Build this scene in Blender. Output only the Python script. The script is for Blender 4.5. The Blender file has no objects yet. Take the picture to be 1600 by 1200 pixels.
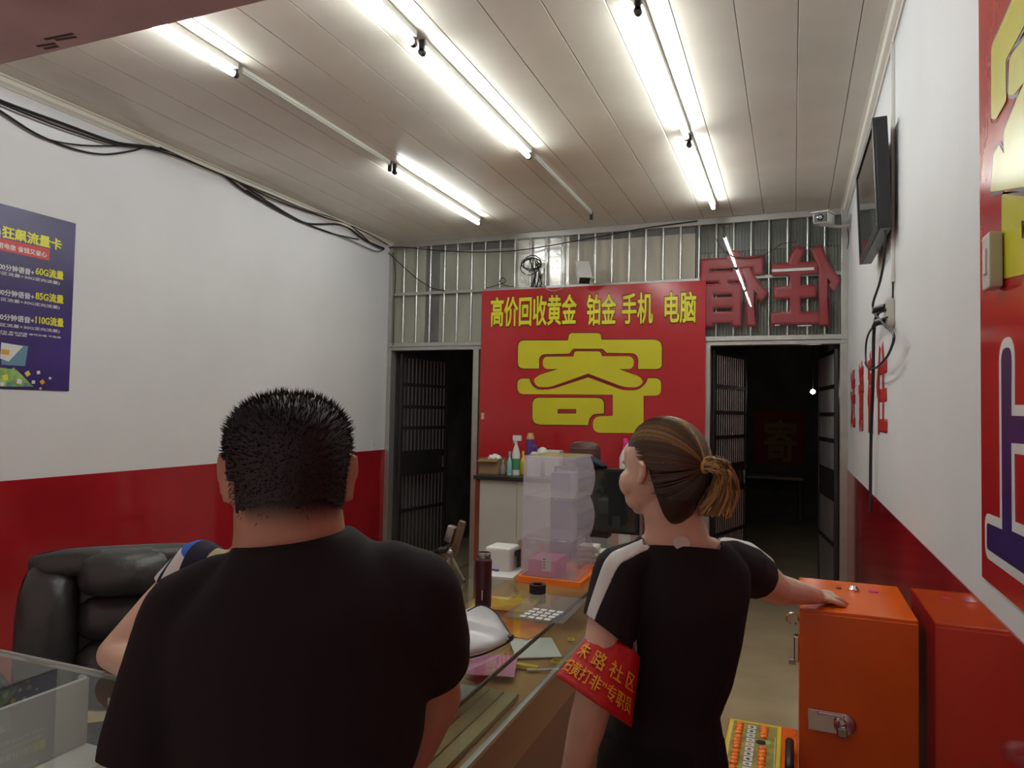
import bpy, bmesh, math, random
from mathutils import Vector as V, Matrix, Euler
from mathutils.bvhtree import BVHTree
random.seed(7)
sc = bpy.context.scene
COL = sc.collection
PI = math.pi
# ------------------------------------------------------------------ camera
CAMH = 1.62
YAW, PITCH, ROLL, FPX = 0.3766, 0.0371, 0.0188, 1111.46
F_ = V((-math.sin(YAW)*math.cos(PITCH), math.cos(YAW)*math.cos(PITCH), math.sin(PITCH)))
Rr = V((math.cos(YAW), math.sin(YAW), 0)); Uu = Rr.cross(F_)
R2 = math.cos(ROLL)*Rr + math.sin(ROLL)*Uu
U2 = -math.sin(ROLL)*Rr + math.cos(ROLL)*Uu
CAMP = V((0, 0, CAMH))
cam = bpy.data.objects.new('camera', bpy.data.cameras.new('camera'))
COL.objects.link(cam); sc.camera = cam
cam.data.sensor_width = 36; cam.data.lens = 36*FPX/1600
cam.data.clip_start = 0.05; cam.data.clip_end = 60
m = Matrix.Identity(4)
for i in range(3):
    m[i][0] = R2[i]; m[i][1] = U2[i]; m[i][2] = -F_[i]; m[i][3] = CAMP[i]
cam.matrix_world = m
# ------------------------------------------------------------------ world, exposure
w = bpy.data.worlds.new('night'); sc.world = w; w.use_nodes = True
w.node_tree.nodes['Background'].inputs[0].default_value = (1.0, 0.68, 0.63, 1)
w.node_tree.nodes['Background'].inputs[1].default_value = 0.38
sc.view_settings.view_transform = 'Standard'; sc.view_settings.look = 'None'
sc.view_settings.exposure = 0.0; sc.view_settings.gamma = 1.0
sc.view_settings.use_curve_mapping = False
TUBE_POWER = 39.0
# room dimensions (metres), fitted to the photograph
XL, XR, YB, ZC, ZW, ZH = -3.85, 0.407, 6.294, 3.309, 1.2, 2.206
YF = -0.7
# ------------------------------------------------------------------ pixel -> place
def ray(px, py): return F_ + R2*((px-800)/FPX) - U2*((py-600)/FPX)
def onx(px, py, X): d = ray(px, py); return CAMP + d*(X/d.x)
def ony(px, py, Y): d = ray(px, py); return CAMP + d*(Y/d.y)
def onz(px, py, Z): d = ray(px, py); return CAMP + d*((Z-CAMH)/d.z)
def at(px, py, dep): return CAMP + ray(px, py)*dep
# ------------------------------------------------------------------ materials
def mat(name, col, rough=.5, metal=0, spec=.5, noise=0, nscale=8, bump=0, bscale=60, coat=0, emit=None, es=0, stretch=None, col2=None):
    m = bpy.data.materials.new(name); m.use_nodes = True
    nt = m.node_tree; b = nt.nodes['Principled BSDF']
    b.inputs['Base Color'].default_value = (*col, 1)
    b.inputs['Roughness'].default_value = rough; b.inputs['Metallic'].default_value = metal
    b.inputs['Specular IOR Level'].default_value = spec; b.inputs['Coat Weight'].default_value = coat
    b.inputs['Coat Roughness'].default_value = .05
    if emit: b.inputs['Emission Color'].default_value = (*emit, 1); b.inputs['Emission Strength'].default_value = es
    if noise or bump:
        tc = nt.nodes.new('ShaderNodeTexCoord'); mp = nt.nodes.new('ShaderNodeMapping')
        nt.links.new(tc.outputs['Object'], mp.inputs['Vector'])
        if stretch: mp.inputs['Scale'].default_value = stretch
    if noise:
        n = nt.nodes.new('ShaderNodeTexNoise'); n.inputs['Scale'].default_value = nscale; n.inputs['Detail'].default_value = 5
        nt.links.new(mp.outputs[0], n.inputs['Vector'])
        r = nt.nodes.new('ShaderNodeValToRGB')
        lo = col2 if col2 else tuple(c*(1-noise) for c in col); hi = col if col2 else tuple(min(1, c*(1+noise)) for c in col)
        r.color_ramp.elements[0].color = (*lo, 1); r.color_ramp.elements[1].color = (*hi, 1)
        r.color_ramp.elements[0].position = .32; r.color_ramp.elements[1].position = .68
        nt.links.new(n.outputs['Fac'], r.inputs[0]); nt.links.new(r.outputs[0], b.inputs['Base Color'])
    if bump:
        n2 = nt.nodes.new('ShaderNodeTexNoise'); n2.inputs['Scale'].default_value = bscale; n2.inputs['Detail'].default_value = 4
        nt.links.new(mp.outputs[0], n2.inputs['Vector'])
        bp = nt.nodes.new('ShaderNodeBump'); bp.inputs['Strength'].default_value = bump; bp.inputs['Distance'].default_value = .01
        nt.links.new(n2.outputs['Fac'], bp.inputs['Height']); nt.links.new(bp.outputs[0], b.inputs['Normal'])
    return m
def glass(name, tint=(.9, .96, .94), rough=.02, milky=0, milk=(.8, .8, .85), ior=1.5):
    m = bpy.data.materials.new(name); m.use_nodes = True; nt = m.node_tree
    nt.nodes.remove(nt.nodes['Principled BSDF']); out = nt.nodes['Material Output']
    t = nt.nodes.new('ShaderNodeBsdfTransparent'); t.inputs[0].default_value = (*tint, 1)
    g = nt.nodes.new('ShaderNodeBsdfGlossy'); g.inputs['Roughness'].default_value = rough
    f = nt.nodes.new('ShaderNodeFresnel'); f.inputs[0].default_value = ior
    base = t
    if milky:
        d = nt.nodes.new('ShaderNodeBsdfDiffuse'); d.inputs[0].default_value = (*milk, 1)
        tr = nt.nodes.new('ShaderNodeBsdfTranslucent'); tr.inputs[0].default_value = (*milk, 1)
        a = nt.nodes.new('ShaderNodeMixShader'); a.inputs[0].default_value = .5
        nt.links.new(d.outputs[0], a.inputs[1]); nt.links.new(tr.outputs[0], a.inputs[2])
        x = nt.nodes.new('ShaderNodeMixShader'); x.inputs[0].default_value = milky
        nt.links.new(t.outputs[0], x.inputs[1]); nt.links.new(a.outputs[0], x.inputs[2]); base = x
    mx = nt.nodes.new('ShaderNodeMixShader')
    ge = nt.nodes.new('ShaderNodeNewGeometry'); iv = nt.nodes.new('ShaderNodeMath'); iv.operation = 'SUBTRACT'; iv.inputs[0].default_value = 1
    ml = nt.nodes.new('ShaderNodeMath'); ml.operation = 'MULTIPLY'           # a pane mirrors on its outer faces only
    nt.links.new(ge.outputs['Backfacing'], iv.inputs[1]); nt.links.new(iv.outputs[0], ml.inputs[0]); nt.links.new(f.outputs[0], ml.inputs[1])
    nt.links.new(ml.outputs[0], mx.inputs[0]); nt.links.new(base.outputs[0], mx.inputs[1]); nt.links.new(g.outputs[0], mx.inputs[2])
    nt.links.new(mx.outputs[0], out.inputs[0])
    return m
M = {}
M['wall'] = mat('white_paint', (.70, .70, .71), .55, noise=.04, nscale=1.3, bump=.08, bscale=25)
M['wains'] = mat('red_gloss_panel', (.34, .014, .020), .07, spec=.6, noise=.12, nscale=2)
M['ceil'] = mat('pvc_ceiling', (.69, .64, .56), .20, spec=.22, noise=.05, nscale=2.5)
M['ceilgap'] = mat('ceiling_joint', (.22, .19, .16), .7)
M['cornice'] = mat('pvc_cornice', (.66, .63, .55), .35)
M['beam'] = mat('mauve_soffit', (.50, .30, .30), .5, noise=.12, nscale=3)
M['stain'] = mat('dark_scuff', (.10, .05, .055), .8)
M['floor'] = mat('tan_floor_tile', (.48, .39, .24), .18, spec=.5, noise=.12, nscale=2.2)
M['grout'] = mat('grout', (.2, .16, .1), .7)
M['steel'] = mat('brushed_steel', (.55, .54, .52), .28, 1, noise=.08, nscale=30)
M['alu'] = mat('aluminium', (.46, .46, .43), .4, .7, noise=.06, nscale=12)
M['darksteel'] = mat('dark_gate_steel', (.10, .09, .09), .35, .8)
M['gatebar'] = mat('gate_bar_steel', (.52, .50, .50), .30, .9)
M['panelA'] = mat('grey_green_board', (.36, .37, .30), .55, noise=.22, nscale=3, stretch=(1, 1, .5))
M['panelB'] = mat('crinkled_foil', (.74, .73, .68), .28, .55, noise=.15, nscale=4, bump=.5, bscale=14)
M['panelC'] = mat('beige_sheet', (.46, .44, .36), .38, noise=.15, nscale=2.5, stretch=(3, 1, .6))
M['panelD'] = mat('dim_corrugated_sheet', (.17, .17, .155), .4, noise=.25, nscale=4)
M['pane'] = glass('window_glass', (.96, .98, .97), .01)
M['red_film'] = mat('red_film', (.36, .035, .05), .4)
M['signred'] = mat('sign_red', (.46, .018, .024), .16, spec=.55, noise=.05, nscale=2, bump=.03, bscale=3)
M['postred'] = mat('poster_red', (.48, .012, .014), .14, spec=.55, bump=.12, bscale=5)
M['yellow'] = mat('sign_yellow', (.64, .60, .025), .2, noise=.04, nscale=3)
M['txtyellow'] = mat('text_yellow', (.78, .72, .03), .25)
M['outline'] = mat('dark_outline', (.09, .012, .01), .3)
M['blacktxt'] = mat('black_print', (.03, .012, .008), .3)
M['blue'] = mat('navy_print', (.035, .014, .13), .25)
M['whitep'] = mat('white_print', (.72, .72, .70), .35)
M['wallred'] = mat('red_wall_paint', (.42, .015, .02), .5)
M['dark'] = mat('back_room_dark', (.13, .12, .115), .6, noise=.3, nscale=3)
M['darkfloor'] = mat('back_room_floor', (.20, .14, .08), .3, noise=.15, nscale=3)
M['black'] = mat('black_plastic', (.016, .016, .018), .35)
M['cable'] = mat('black_cable', (.014, .014, .015), .5)
M['screen'] = mat('dark_screen', (.02, .022, .02), .06, spec=.8)
M['white'] = mat('white_plastic', (.72, .72, .68), .35)
M['offwhite'] = mat('aged_plastic', (.52, .51, .45), .4)
M['tube'] = mat('lamp_tube', (1, 1, 1), .4, emit=(.94, 1.0, .985), es=TUBE_POWER)
M['orange'] = mat('orange_enamel', (.78, .13, .008), .22, spec=.5, noise=.05, nscale=5)
M['chrome'] = mat('chrome', (.65, .63, .65), .16, 1)
M['pink'] = mat('pink_plastic', (.8, .05, .30), .35)
M['skin'] = mat('skin', (.76, .52, .39), .48, noise=.07, nscale=14, bump=.05, bscale=90)
M['skin2'] = mat('skin_tan', (.50, .275, .185), .48, noise=.08, nscale=14, bump=.05, bscale=90)
M['shirt'] = mat('black_cotton', (.018, .0155, .017), .85, spec=.25, bump=.25, bscale=9)
M['trous'] = mat('black_trousers', (.010, .010, .012), .85, spec=.25, bump=.2, bscale=10)
M['shoe'] = mat('dark_shoe', (.03, .025, .022), .5)
M['hairb'] = mat('black_hair', (.010, .010, .011), .55)
M['armred'] = mat('red_satin', (.60, .012, .018), .38, spec=.6, bump=.25, bscale=22)
M['gold'] = mat('gold_print', (.85, .42, .03), .35)
M['leather'] = mat('black_leather', (.045, .045, .045), .34, spec=.55, bump=.5, bscale=16)
M['navy'] = mat('navy_cloth', (.012, .013, .032), .85)
M['bluecloth'] = mat('blue_cloth', (.03, .13, .55), .8)
M['whitecloth'] = mat('white_cloth', (.70, .72, .70), .8, bump=.2, bscale=30)
M['glass'] = glass('counter_glass', (.95, .985, .97), .01)
M['glassedge'] = mat('dark_edge', (.035, .034, .03), .25)
M['wood'] = mat('light_wood', (.36, .19, .075), .35, noise=.25, nscale=5, stretch=(1, .15, 1))
M['redwood'] = mat('red_brown_wood', (.20, .045, .02), .3, noise=.2, nscale=5, stretch=(1, .2, 1))
M['slat'] = mat('bamboo_slat', (.30, .24, .12), .45, noise=.2, nscale=8, stretch=(1, .1, 1))
M['bin'] = glass('translucent_plastic', (.99, .99, 1.0), .12, milky=.19, milk=(.95, .92, .99))
M['acryl'] = glass('clear_acrylic', (.95, .96, .95), .05, milky=.10)
M['tubw'] = glass('milky_tub', (.95, .95, .95), .15, milky=.5, milk=(.8, .8, .78))
M['cardb'] = mat('cardboard', (.36, .25, .12), .8, noise=.1, nscale=6)
M['maroon'] = mat('maroon_enamel', (.055, .012, .016), .3)
M['tubesteel'] = mat('grey_steel', (.38, .37, .36), .3, 1)
M['paper'] = mat('white_paper', (.70, .71, .68), .7, noise=.04, nscale=8)
M['greenpaper'] = mat('pale_green_paper', (.52, .60, .50), .7, noise=.15, nscale=12)
M['leaflet'] = mat('orange_leaflet', (.75, .36, .05), .4, noise=1, nscale=9, col2=(.65, .07, .03))
M['yelpaper'] = mat('yellow_leaflet', (.72, .58, .05), .5, noise=1, nscale=14, col2=(.70, .30, .03))
M['deskwhite'] = mat('white_laminate', (.50, .50, .46), .45, noise=.05, nscale=3)
M['brownleather'] = mat('brown_leather', (.085, .028, .022), .28, spec=.6)
M['green'] = mat('green_label', (.05, .28, .14), .5)
M['teal'] = mat('turquoise_plastic', (.22, .55, .52), .5)
M['purple'] = mat('purple_cap', (.10, .05, .28), .4)
M['gold2'] = mat('tan_can', (.55, .38, .14), .4)
M['poster'] = mat('violet_poster', (.040, .020, .14), .28, noise=.35, nscale=2, bump=.2, bscale=6)
M['poster_red'] = mat('red_strip', (.62, .05, .05), .4)
M['silver'] = mat('silver_cloth', (.66, .66, .68), .35, .25, bump=.3, bscale=14)
M['bone'] = mat('white_bundle', (.58, .56, .50), .7, noise=.25, nscale=25)
M['blue_carton'] = mat('slate_blue_carton', (.06, .075, .15), .5)
M['lilac'] = mat('pink_carton', (.62, .20, .38), .5)
M['yborder'] = mat('yellow_frame', (.75, .58, .03), .35)
M['obutton'] = mat('orange_button', (.95, .22, .02), .3)
M['olive'] = mat('olive_print', (.30, .26, .05), .4, noise=.4, nscale=20)
M['grass'] = mat('green_print', (.25, .42, .12), .5, noise=.4, nscale=18)
M['steelblue'] = mat('steel_blue_print', (.12, .24, .36), .5)
M['bulb'] = mat('small_bulb', (1, 1, 1), .3, emit=(1, .98, .95), es=70)
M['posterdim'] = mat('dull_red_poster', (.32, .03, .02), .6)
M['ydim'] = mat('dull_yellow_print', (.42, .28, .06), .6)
M['beige'] = mat('beige_cloth', (.46, .38, .24), .8)
M['brightpaper'] = mat('white_liner', (.82, .82, .79), .6)
M['darkbrown'] = mat('dark_brown_plastic', (.15, .09, .055), .5, noise=.3, nscale=30)
M['eye'] = mat('eye_white', (.8, .78, .75), .2)
# ------------------------------------------------------------------ mesh helpers
def wloc(o):
    v = V((0, 0, 0))
    while o: v += o.location; o = o.parent
    return v
def link(name, me, mt=None, parent=None):
    o = bpy.data.objects.new(name, me); COL.objects.link(o)
    if mt: me.materials.clear(); me.materials.append(M[mt])
    if parent: o.parent = parent; me.transform(Matrix.Translation(-wloc(parent)))
    return o
class G:
    def __init__(s): s.bm = bmesh.new()
    def _xf(s, vs, mtx):
        if mtx is not None: bmesh.ops.transform(s.bm, matrix=mtx, verts=vs)
    def box(s, a, b, bev=0, mtx=None, seg=2):
        a, b = V(a), V(b)
        r = bmesh.ops.create_cube(s.bm, size=1); vs = r['verts']
        d = b-a; c = (a+b)/2
        for v in vs: v.co = V((v.co.x*d.x, v.co.y*d.y, v.co.z*d.z)) + c
        if bev:
            es = list({e for v in vs for e in v.link_edges})
            rr = bmesh.ops.bevel(s.bm, geom=es, offset=bev, segments=seg, profile=.6, affect='EDGES')
            vs = list({v for f in rr['faces'] for v in f.verts} | {v for v in vs if v.is_valid})
            seen = set(vs); st = list(vs)
            while st:
                v = st.pop()
                for e in v.link_edges:
                    o = e.other_vert(v)
                    if o not in seen: seen.add(o); st.append(o)
            vs = list(seen)
        s._xf(vs, mtx); return s
    def rings(s, rs, closed=False, cap=True):
        prev = None; first = None
        for r in rs:
            cur = [s.bm.verts.new(p) for p in r]
            if prev:
                n = len(cur)
                for i in range(n): s.bm.faces.new((prev[i], prev[(i+1) % n], cur[(i+1) % n], cur[i]))
            else: first = cur
            prev = cur
        n = len(prev)
        if closed:
            for i in range(n): s.bm.faces.new((prev[i], prev[(i+1) % n], first[(i+1) % n], first[i]))
        elif cap:
            s.bm.faces.new(list(reversed(first))); s.bm.faces.new(prev)
        return s
    def tube(s, pts, r, n=6, closed=False):
        pts = [V(p) for p in pts]; k = len(pts); rs = r if isinstance(r, (list, tuple)) else [r]*k
        out = []; up = None
        for i in range(k):
            a = pts[(i-1) % k] if (closed or i > 0) else pts[i]; b = pts[(i+1) % k] if (closed or i < k-1) else pts[i]
            t = (b-a).normalized()
            if up is None: up = t.orthogonal().normalized()
            up = (up - t*up.dot(t)); up = up.normalized() if up.length > 1e-6 else t.orthogonal().normalized()
            w_ = t.cross(up)
            out.append([pts[i] + (up*math.cos(2*PI*j/n) + w_*math.sin(2*PI*j/n))*rs[i] for j in range(n)])
        return s.rings(out, closed)
    def cyl(s, p, q, r, r2=None, n=16): return s.tube([p, q], [r, r if r2 is None else r2], n)
    def lathe(s, prof, c=(0, 0, 0), n=24, mtx=None):
        c = V(c); rs = []
        for r, z in prof:
            ring = [V((r*math.cos(2*PI*j/n), r*math.sin(2*PI*j/n), z)) for j in range(n)]
            rs.append([(mtx @ p if mtx else p) + c for p in ring])
        return s.rings(rs)
    def sphere(s, c, r, sc3=(1, 1, 1), sub=2, mtx=None):
        q = bmesh.ops.create_icosphere(s.bm, subdivisions=sub, radius=1); c = V(c)
        for v in q['verts']:
            p = V((v.co.x*r*sc3[0], v.co.y*r*sc3[1], v.co.z*r*sc3[2]))
            if mtx: p = mtx @ p
            v.co = p + c
        return s
    def quad(s, *ps):
        s.bm.faces.new([s.bm.verts.new(V(p)) for p in ps]); return s
    def mesh(s, name, smooth=False):
        bmesh.ops.recalc_face_normals(s.bm, faces=s.bm.faces[:])
        me = bpy.data.meshes.new(name); s.bm.to_mesh(me); s.bm.free()
        if smooth: smoothen(me)
        return me
    def obj(s, name, mt, parent=None, smooth=False): return link(name, s.mesh(name, smooth), mt, parent)
def smoothen(me, ang=50):
    for p in me.polygons: p.use_smooth = True
    try: me.set_sharp_from_angle(angle=math.radians(ang))
    except Exception: pass
def tag(o, label, cat, group=None):
    o['label'] = label; o['category'] = cat
    if group: o['group'] = group
    return o
def struct(o, label=None):
    o['kind'] = 'structure'
    if label: o['label'] = label
    return o
def thing(name, label, cat, loc=(0, 0, 0), group=None):
    o = bpy.data.objects.new(name, None); COL.objects.link(o); o.location = loc
    o.empty_display_size = .05
    return tag(o, label, cat, group)
def share(src, name, parent, off):          # another piece with the same mesh data
    o = bpy.data.objects.new(name, src.data); COL.objects.link(o); o.parent = parent
    o.location = src.location + V(off); o.rotation_euler = src.rotation_euler
    return o
def copy_tree(o, parent=None):
    c = o.copy(); COL.objects.link(c); c.parent = parent
    for ch in list(o.children): copy_tree(ch, c)
    return c
# ---- lettering and flat cut shapes -----------------------------------------
def curve_mesh(cu):
    o = bpy.data.objects.new('tmp', cu); COL.objects.link(o)
    dg = bpy.context.evaluated_depsgraph_get(); dg.update()
    me = bpy.data.meshes.new_from_object(o.evaluated_get(dg))
    bpy.data.objects.remove(o); return me
def bbox(me):
    xs = [v.co.x for v in me.vertices]; ys = [v.co.y for v in me.vertices]
    return min(xs), min(ys), max(xs), max(ys)
def text_mesh(body, off, ext, shear=0):
    cu = bpy.data.curves.new('t', 'FONT'); cu.body = body; cu.size = 1; cu.bevel_depth = off; cu.bevel_resolution = 0; cu.extrude = ext; cu.resolution_u = 3; cu.shear = shear
    return curve_mesh(cu)
def lettering(name, body, O, U, Vv, wd, ht, mt, parent, off=.018, lift=.001, thick=.0006, bolder=0, fn=None, shear=0):
    """text fitted into a wd x ht rectangle whose lower left corner is O, with unit axes U and Vv"""
    O, U, Vv = V(O), V(U).normalized(), V(Vv).normalized(); N = U.cross(Vv)
    base = text_mesh(body, off, 0, shear); x0, y0, x1, y1 = bbox(base)
    me = text_mesh(body, off+bolder, .5, shear); zz = .5+off+bolder
    for v in me.vertices:
        x = (v.co.x-x0)/(x1-x0)*wd; y = (v.co.y-y0)/(y1-y0)*ht; z = lift + (v.co.z+zz)/(2*zz)*thick
        v.co = fn(x, y, z) if fn else O + U*x + Vv*y + N*z
    bpy.data.meshes.remove(base)
    return link(name, me, mt, parent)
def rounded(poly):
    """poly: (x, y) or (x, y, r) -> points with circular corners"""
    out = []; n = len(poly)
    for i in range(n):
        p = V(poly[i][:2]); r = poly[i][2] if len(poly[i]) > 2 else 0
        if r <= 0: out.append(p); continue
        a = V(poly[i-1][:2]); b = V(poly[(i+1) % n][:2])
        u = (a-p); v = (b-p); lu, lv = u.length, v.length; u.normalize(); v.normalize()
        d = min(r, lu*.49, lv*.49)
        for k in range(6):
            t = k/5
            out.append((p+u*d)*(1-t)**2 + p*2*t*(1-t) + (p+v*d)*t*t)
    return out
def cutshape(name, polys, fn, mt, parent, off=0, lift=.001, thick=.001, scale=1.0):
    """flat cut-out with holes; polys in plane units, fn maps (x, y, z) to the place"""
    cu = bpy.data.curves.new('s', 'CURVE'); cu.dimensions = '2D'; cu.fill_mode = 'BOTH'; cu.offset = off; cu.extrude = .5
    for poly in polys:
        pts = rounded(poly); sp = cu.splines.new('POLY'); sp.points.add(len(pts)-1)
        for q, p in zip(sp.points, pts): q.co = (p[0], p[1], 0, 1)
        sp.use_cyclic_u = True
    me = curve_mesh(cu)
    for v in me.vertices: v.co = fn(v.co.x, v.co.y, lift + (v.co.z+.5)*thick)
    return link(name, me, mt, parent)
# ------------------------------------------------------------------ THE SETTING
T = .12
struct(G().box((XL-T, YF, 0), (XL, YB+.12, ZC+.1)).obj('wall_left', 'wall'), 'long white painted wall over a red dado')
wr = struct(G().box((XR, YF, 0), (XR+T, YB+.12, ZC+.1)).obj('wall_right', 'wall'), 'white painted wall with red painted characters')
struct(G().box((XL, YF, 0), (XL+.004, YB-.02, ZW)).obj('trim_1', 'wains'), 'glossy red dado panel of the left wall')
struct(G().box((XR-.004, YF, 0), (XR, YB-.02, ZW)).obj('trim_2', 'wains'), 'glossy red dado panel of the right wall')
struct(G().box((XL-T, YF, -.1), (XR+T, 12.6, 0)).obj('floor', 'floor'))
ceil = struct(G().box((XL-T, YF, ZC+.012), (XR+T, YB+.12, ZC+.1)).obj('ceiling', 'ceilgap'), 'ceiling of long cream plastic panels')
pw = .2467; x = .261+pw-.0; first = None
x = .261 - pw*17
edges = []
while x < XR: edges.append(x); x += pw
edges = [XL] + [e for e in edges if e > XL+.03] + [XR]
gfull = None
for a, b in zip(edges[:-1], edges[1:]):
    if abs(b-a-pw) < 1e-4:
        if gfull is None:
            gfull = G().box((a+.0015, YF, ZC), (b-.0015, YB, ZC+.013), .002, seg=1).obj('ceiling_panel', 'ceil', ceil); a0 = a
        else: share(gfull, 'ceiling_panel', ceil, (a-a0, 0, 0))
    else: G().box((a+.0015, YF, ZC), (b-.0015, YB, ZC+.013), .002, seg=1).obj('ceiling_panel', 'ceil', ceil)
def cornice(name, X, s):
    g = G(); prof = [(0, 0), (.05, 0), (.05, -.006), (.038, -.012), (.03, -.03), (.012, -.042), (.008, -.05), (0, -.05)]
    g.rings([[V((X+s*a, y, ZC+b)) for a, b in prof] for y in (YF, YB)])
    struct(g.obj(name, 'cornice'), 'cream plastic cornice strip along the ceiling')
cornice('trim_3', XL, 1); cornice('trim_4', XR, -1)
# low soffit board over the shopfront
sof = struct(G().box((XL, 1.2, 3.13), (-1.70, 2.07, 3.165), .004).obj('trim_5', 'beam'), 'mauve soffit board hanging over the shopfront')
for (px, py, l, a) in ((92, 57, .16, .95), (103, 60, .11, 1.0), (72, 70, .10, 1.0), (80, 74, .08, .95)):
    c = onz(px, py, 3.13); g = G()
    mt = Matrix.Translation(c) @ Matrix.Rotation(a-.9, 4, 'Z')
    g.box((-l/2, -.007, -.0012), (l/2, .007, .0003), mtx=mt).obj('scuff_mark', 'stain', sof)
# back room beyond the barred openings
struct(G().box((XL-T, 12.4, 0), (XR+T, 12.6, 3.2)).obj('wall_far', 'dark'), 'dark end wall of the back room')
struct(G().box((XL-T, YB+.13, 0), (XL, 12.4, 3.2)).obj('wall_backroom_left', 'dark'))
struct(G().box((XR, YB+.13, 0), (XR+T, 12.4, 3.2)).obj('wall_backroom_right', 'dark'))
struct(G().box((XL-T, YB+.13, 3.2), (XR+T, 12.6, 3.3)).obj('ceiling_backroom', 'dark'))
# back wall: pier behind the sign, transom above
JL0, JL1, JR0, JR1 = -3.80, -2.84, -.70, .36
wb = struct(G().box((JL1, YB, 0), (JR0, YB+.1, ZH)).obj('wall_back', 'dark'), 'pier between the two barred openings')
tf = struct(G().box((XL, YB-.03, ZH), (XR, YB+.06, ZH+.035), .003).obj('trim_6', 'alu'), 'aluminium transom with upright steel bars')
G().box((XL, YB-.045, ZH+.035), (XR, YB+.06, ZH+.075), .004).obj('rail', 'alu', tf)
G().box((XL, YB-.03, ZC-.055), (XR, YB+.05, ZC), .004).obj('rail', 'alu', tf)
G().box((XL, YB-.022, 2.765), (XR, YB+.0, 2.795), .003).obj('rail', 'alu', tf)
for jx in (XL+.02, JL1-.015, JR0+.012, JR1+.02):
    G().box((jx-.03, YB-.04, 0), (jx+.03, YB+.06, ZH), .004).obj('jamb', 'alu', tf)
G().box((XL, YB-.04, ZH), (XL+.045, YB+.04, ZC), .004).obj('jamb', 'alu', tf)
G().box((XR-.05, YB-.04, ZH), (XR, YB+.04, ZC), .004).obj('jamb', 'alu', tf)
bars = [-3.689, -3.54, -3.386, -3.228, -3.086, -2.932, -2.788, -2.632, -2.479, -2.322, -2.168, -2.004, -1.849, -1.69, -1.534, -1.375, -1.225, -1.072, -.921, -.762, -.617, -.474, -.334, -.191, -.046, .107, .237]
b0 = None
for bx_ in bars:
    if b0 is None: b0 = G().cyl((bx_, YB-.010, ZH+.06), (bx_, YB-.010, ZC-.04), .011, n=8).obj('bar', 'steel', tf, True); bx0 = bx_
    else: share(b0, 'bar', tf, (bx_-bx0, 0, 0))
def backing(x0, x1, z0, z1, mt, y=.03): G().box((x0, YB+y, z0), (x1, YB+y+.01, z1)).obj('backing_sheet', mt, tf)
backing(XL, -3.46, ZH+.05, ZC-.03, 'panelA'); backing(-3.455, -3.30, ZH+.05, ZC-.03, 'panelD', .032); backing(-3.30, -2.50, ZH+.05, 3.19, 'panelA')
backing(-2.50, -1.95, 2.6, ZC-.03, 'panelB'); backing(-1.945, -.80, 2.6, 3.2, 'panelC'); backing(-3.30, -2.50, 3.19, ZC-.03, 'panelD'); backing(-1.945, -.8, 3.2, ZC-.03, 'panelD')
backing(-2.84, -.70, ZH+.05, 2.6, 'panelD', .034)
backing(-.795, XR, 3.02, ZC-.03, 'panelD'); backing(-.795, XR, ZH+.05, 3.02, 'panelA', .05)
g = G()
for i in range(46):                      # corrugation of the sheet behind the lettered pane
    xx = -.78 + i*.0255; g.box((xx, YB+.022, ZH+.06), (xx+.010, YB+.031, ZC-.05))
o = g.obj('corrugation', 'panelD', tf); o['kind'] = 'stuff'
# glass pane carrying red mirrored lettering over the right opening
pane = thing('lettered_pane', 'glass pane with mirrored red lodging characters above the right opening', 'window pane', (-.17, YB-.05, ZH+.08))
G().box((-.69, YB-.062, ZH+.085), (.355, YB-.056, ZC-.06)).obj('pane', 'pane', pane)
def glyph(px0, px1, py0, py1, body, off):
    a = ony(px0, py1, YB-.05); b = ony(px1, py1, YB-.05); c = ony(px0, py0, YB-.05)
    lettering('lettering', body, (b.x, YB-.050, a.z), (-1, 0, 0), (0, 0, 1), b.x-a.x, c.z-a.z, 'red_film', pane, off=off, lift=-.003, thick=.0015)
glyph(1093, 1200, 393, 512, '宿', .040); glyph(1204, 1314, 386, 512, '住', .044)
for (a, b, py, h) in ((1206, 1272, 423, .022), (1246, 1268, 509, .008), (1211, 1218, 508, .010)):  # white strips added to paint a bright reflection onto the pane
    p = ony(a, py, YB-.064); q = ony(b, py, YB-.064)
    G().box((p.x, YB-.0645, p.z-h/2), (q.x, YB-.0622, p.z+h/2)).obj('glare_strip', 'whitep', pane)
# ---- barred gates standing open into the back room ---------------------------------
def gate(name, hx, ang, wd, label, n, solid=(.92, 1.18)):
    r = bpy.data.objects.new(name, None); COL.objects.link(r); struct(r, label)
    z1 = ZH-.03
    for a, b in (((0, -.015, .02), (.035, .015, z1)), ((wd-.035, -.015, .02), (wd, .015, z1))): G().box(a, b, .003).obj('stile', 'darksteel', r)
    for z in (.02, .55, 1.40, 1.62, 1.85, z1-.035): G().box((.03, -.013, z), (wd-.03, .013, z+.035), .002).obj('rail', 'darksteel', r)
    G().box((.03, -.008, solid[0]), (wd-.03, .008, solid[1])).obj('lock_plate', 'darksteel', r)
    s = None
    for i in range(n):
        x = .035 + (wd-.07)*(i+.5)/n
        if s is None:
            s = G().cyl((x, 0, .04), (x, 0, z1-.02), .0065, n=6).obj('bar', 'gatebar', r, True); x0 = x
        else: share(s, 'bar', r, (x-x0, 0, 0))
    G().box((wd-.10, -.035, .98), (wd-.085, -.015, 1.10), .003).obj('handle', 'steel', r)
    r.location = (hx, YB+.08, 0); r.rotation_euler = (0, 0, ang); return r
gate('door_1', JL0+.05, math.radians(81), .82, 'barred dark steel gate swung open in the left opening', 12)
gate('door_2', JR0+.05, math.radians(74), .82, 'barred dark steel gate on the left of the right opening', 14)
gate('door_3', JR1-.03, math.radians(97), .82, 'barred dark steel gate against the right side of the right opening', 14)
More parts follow.
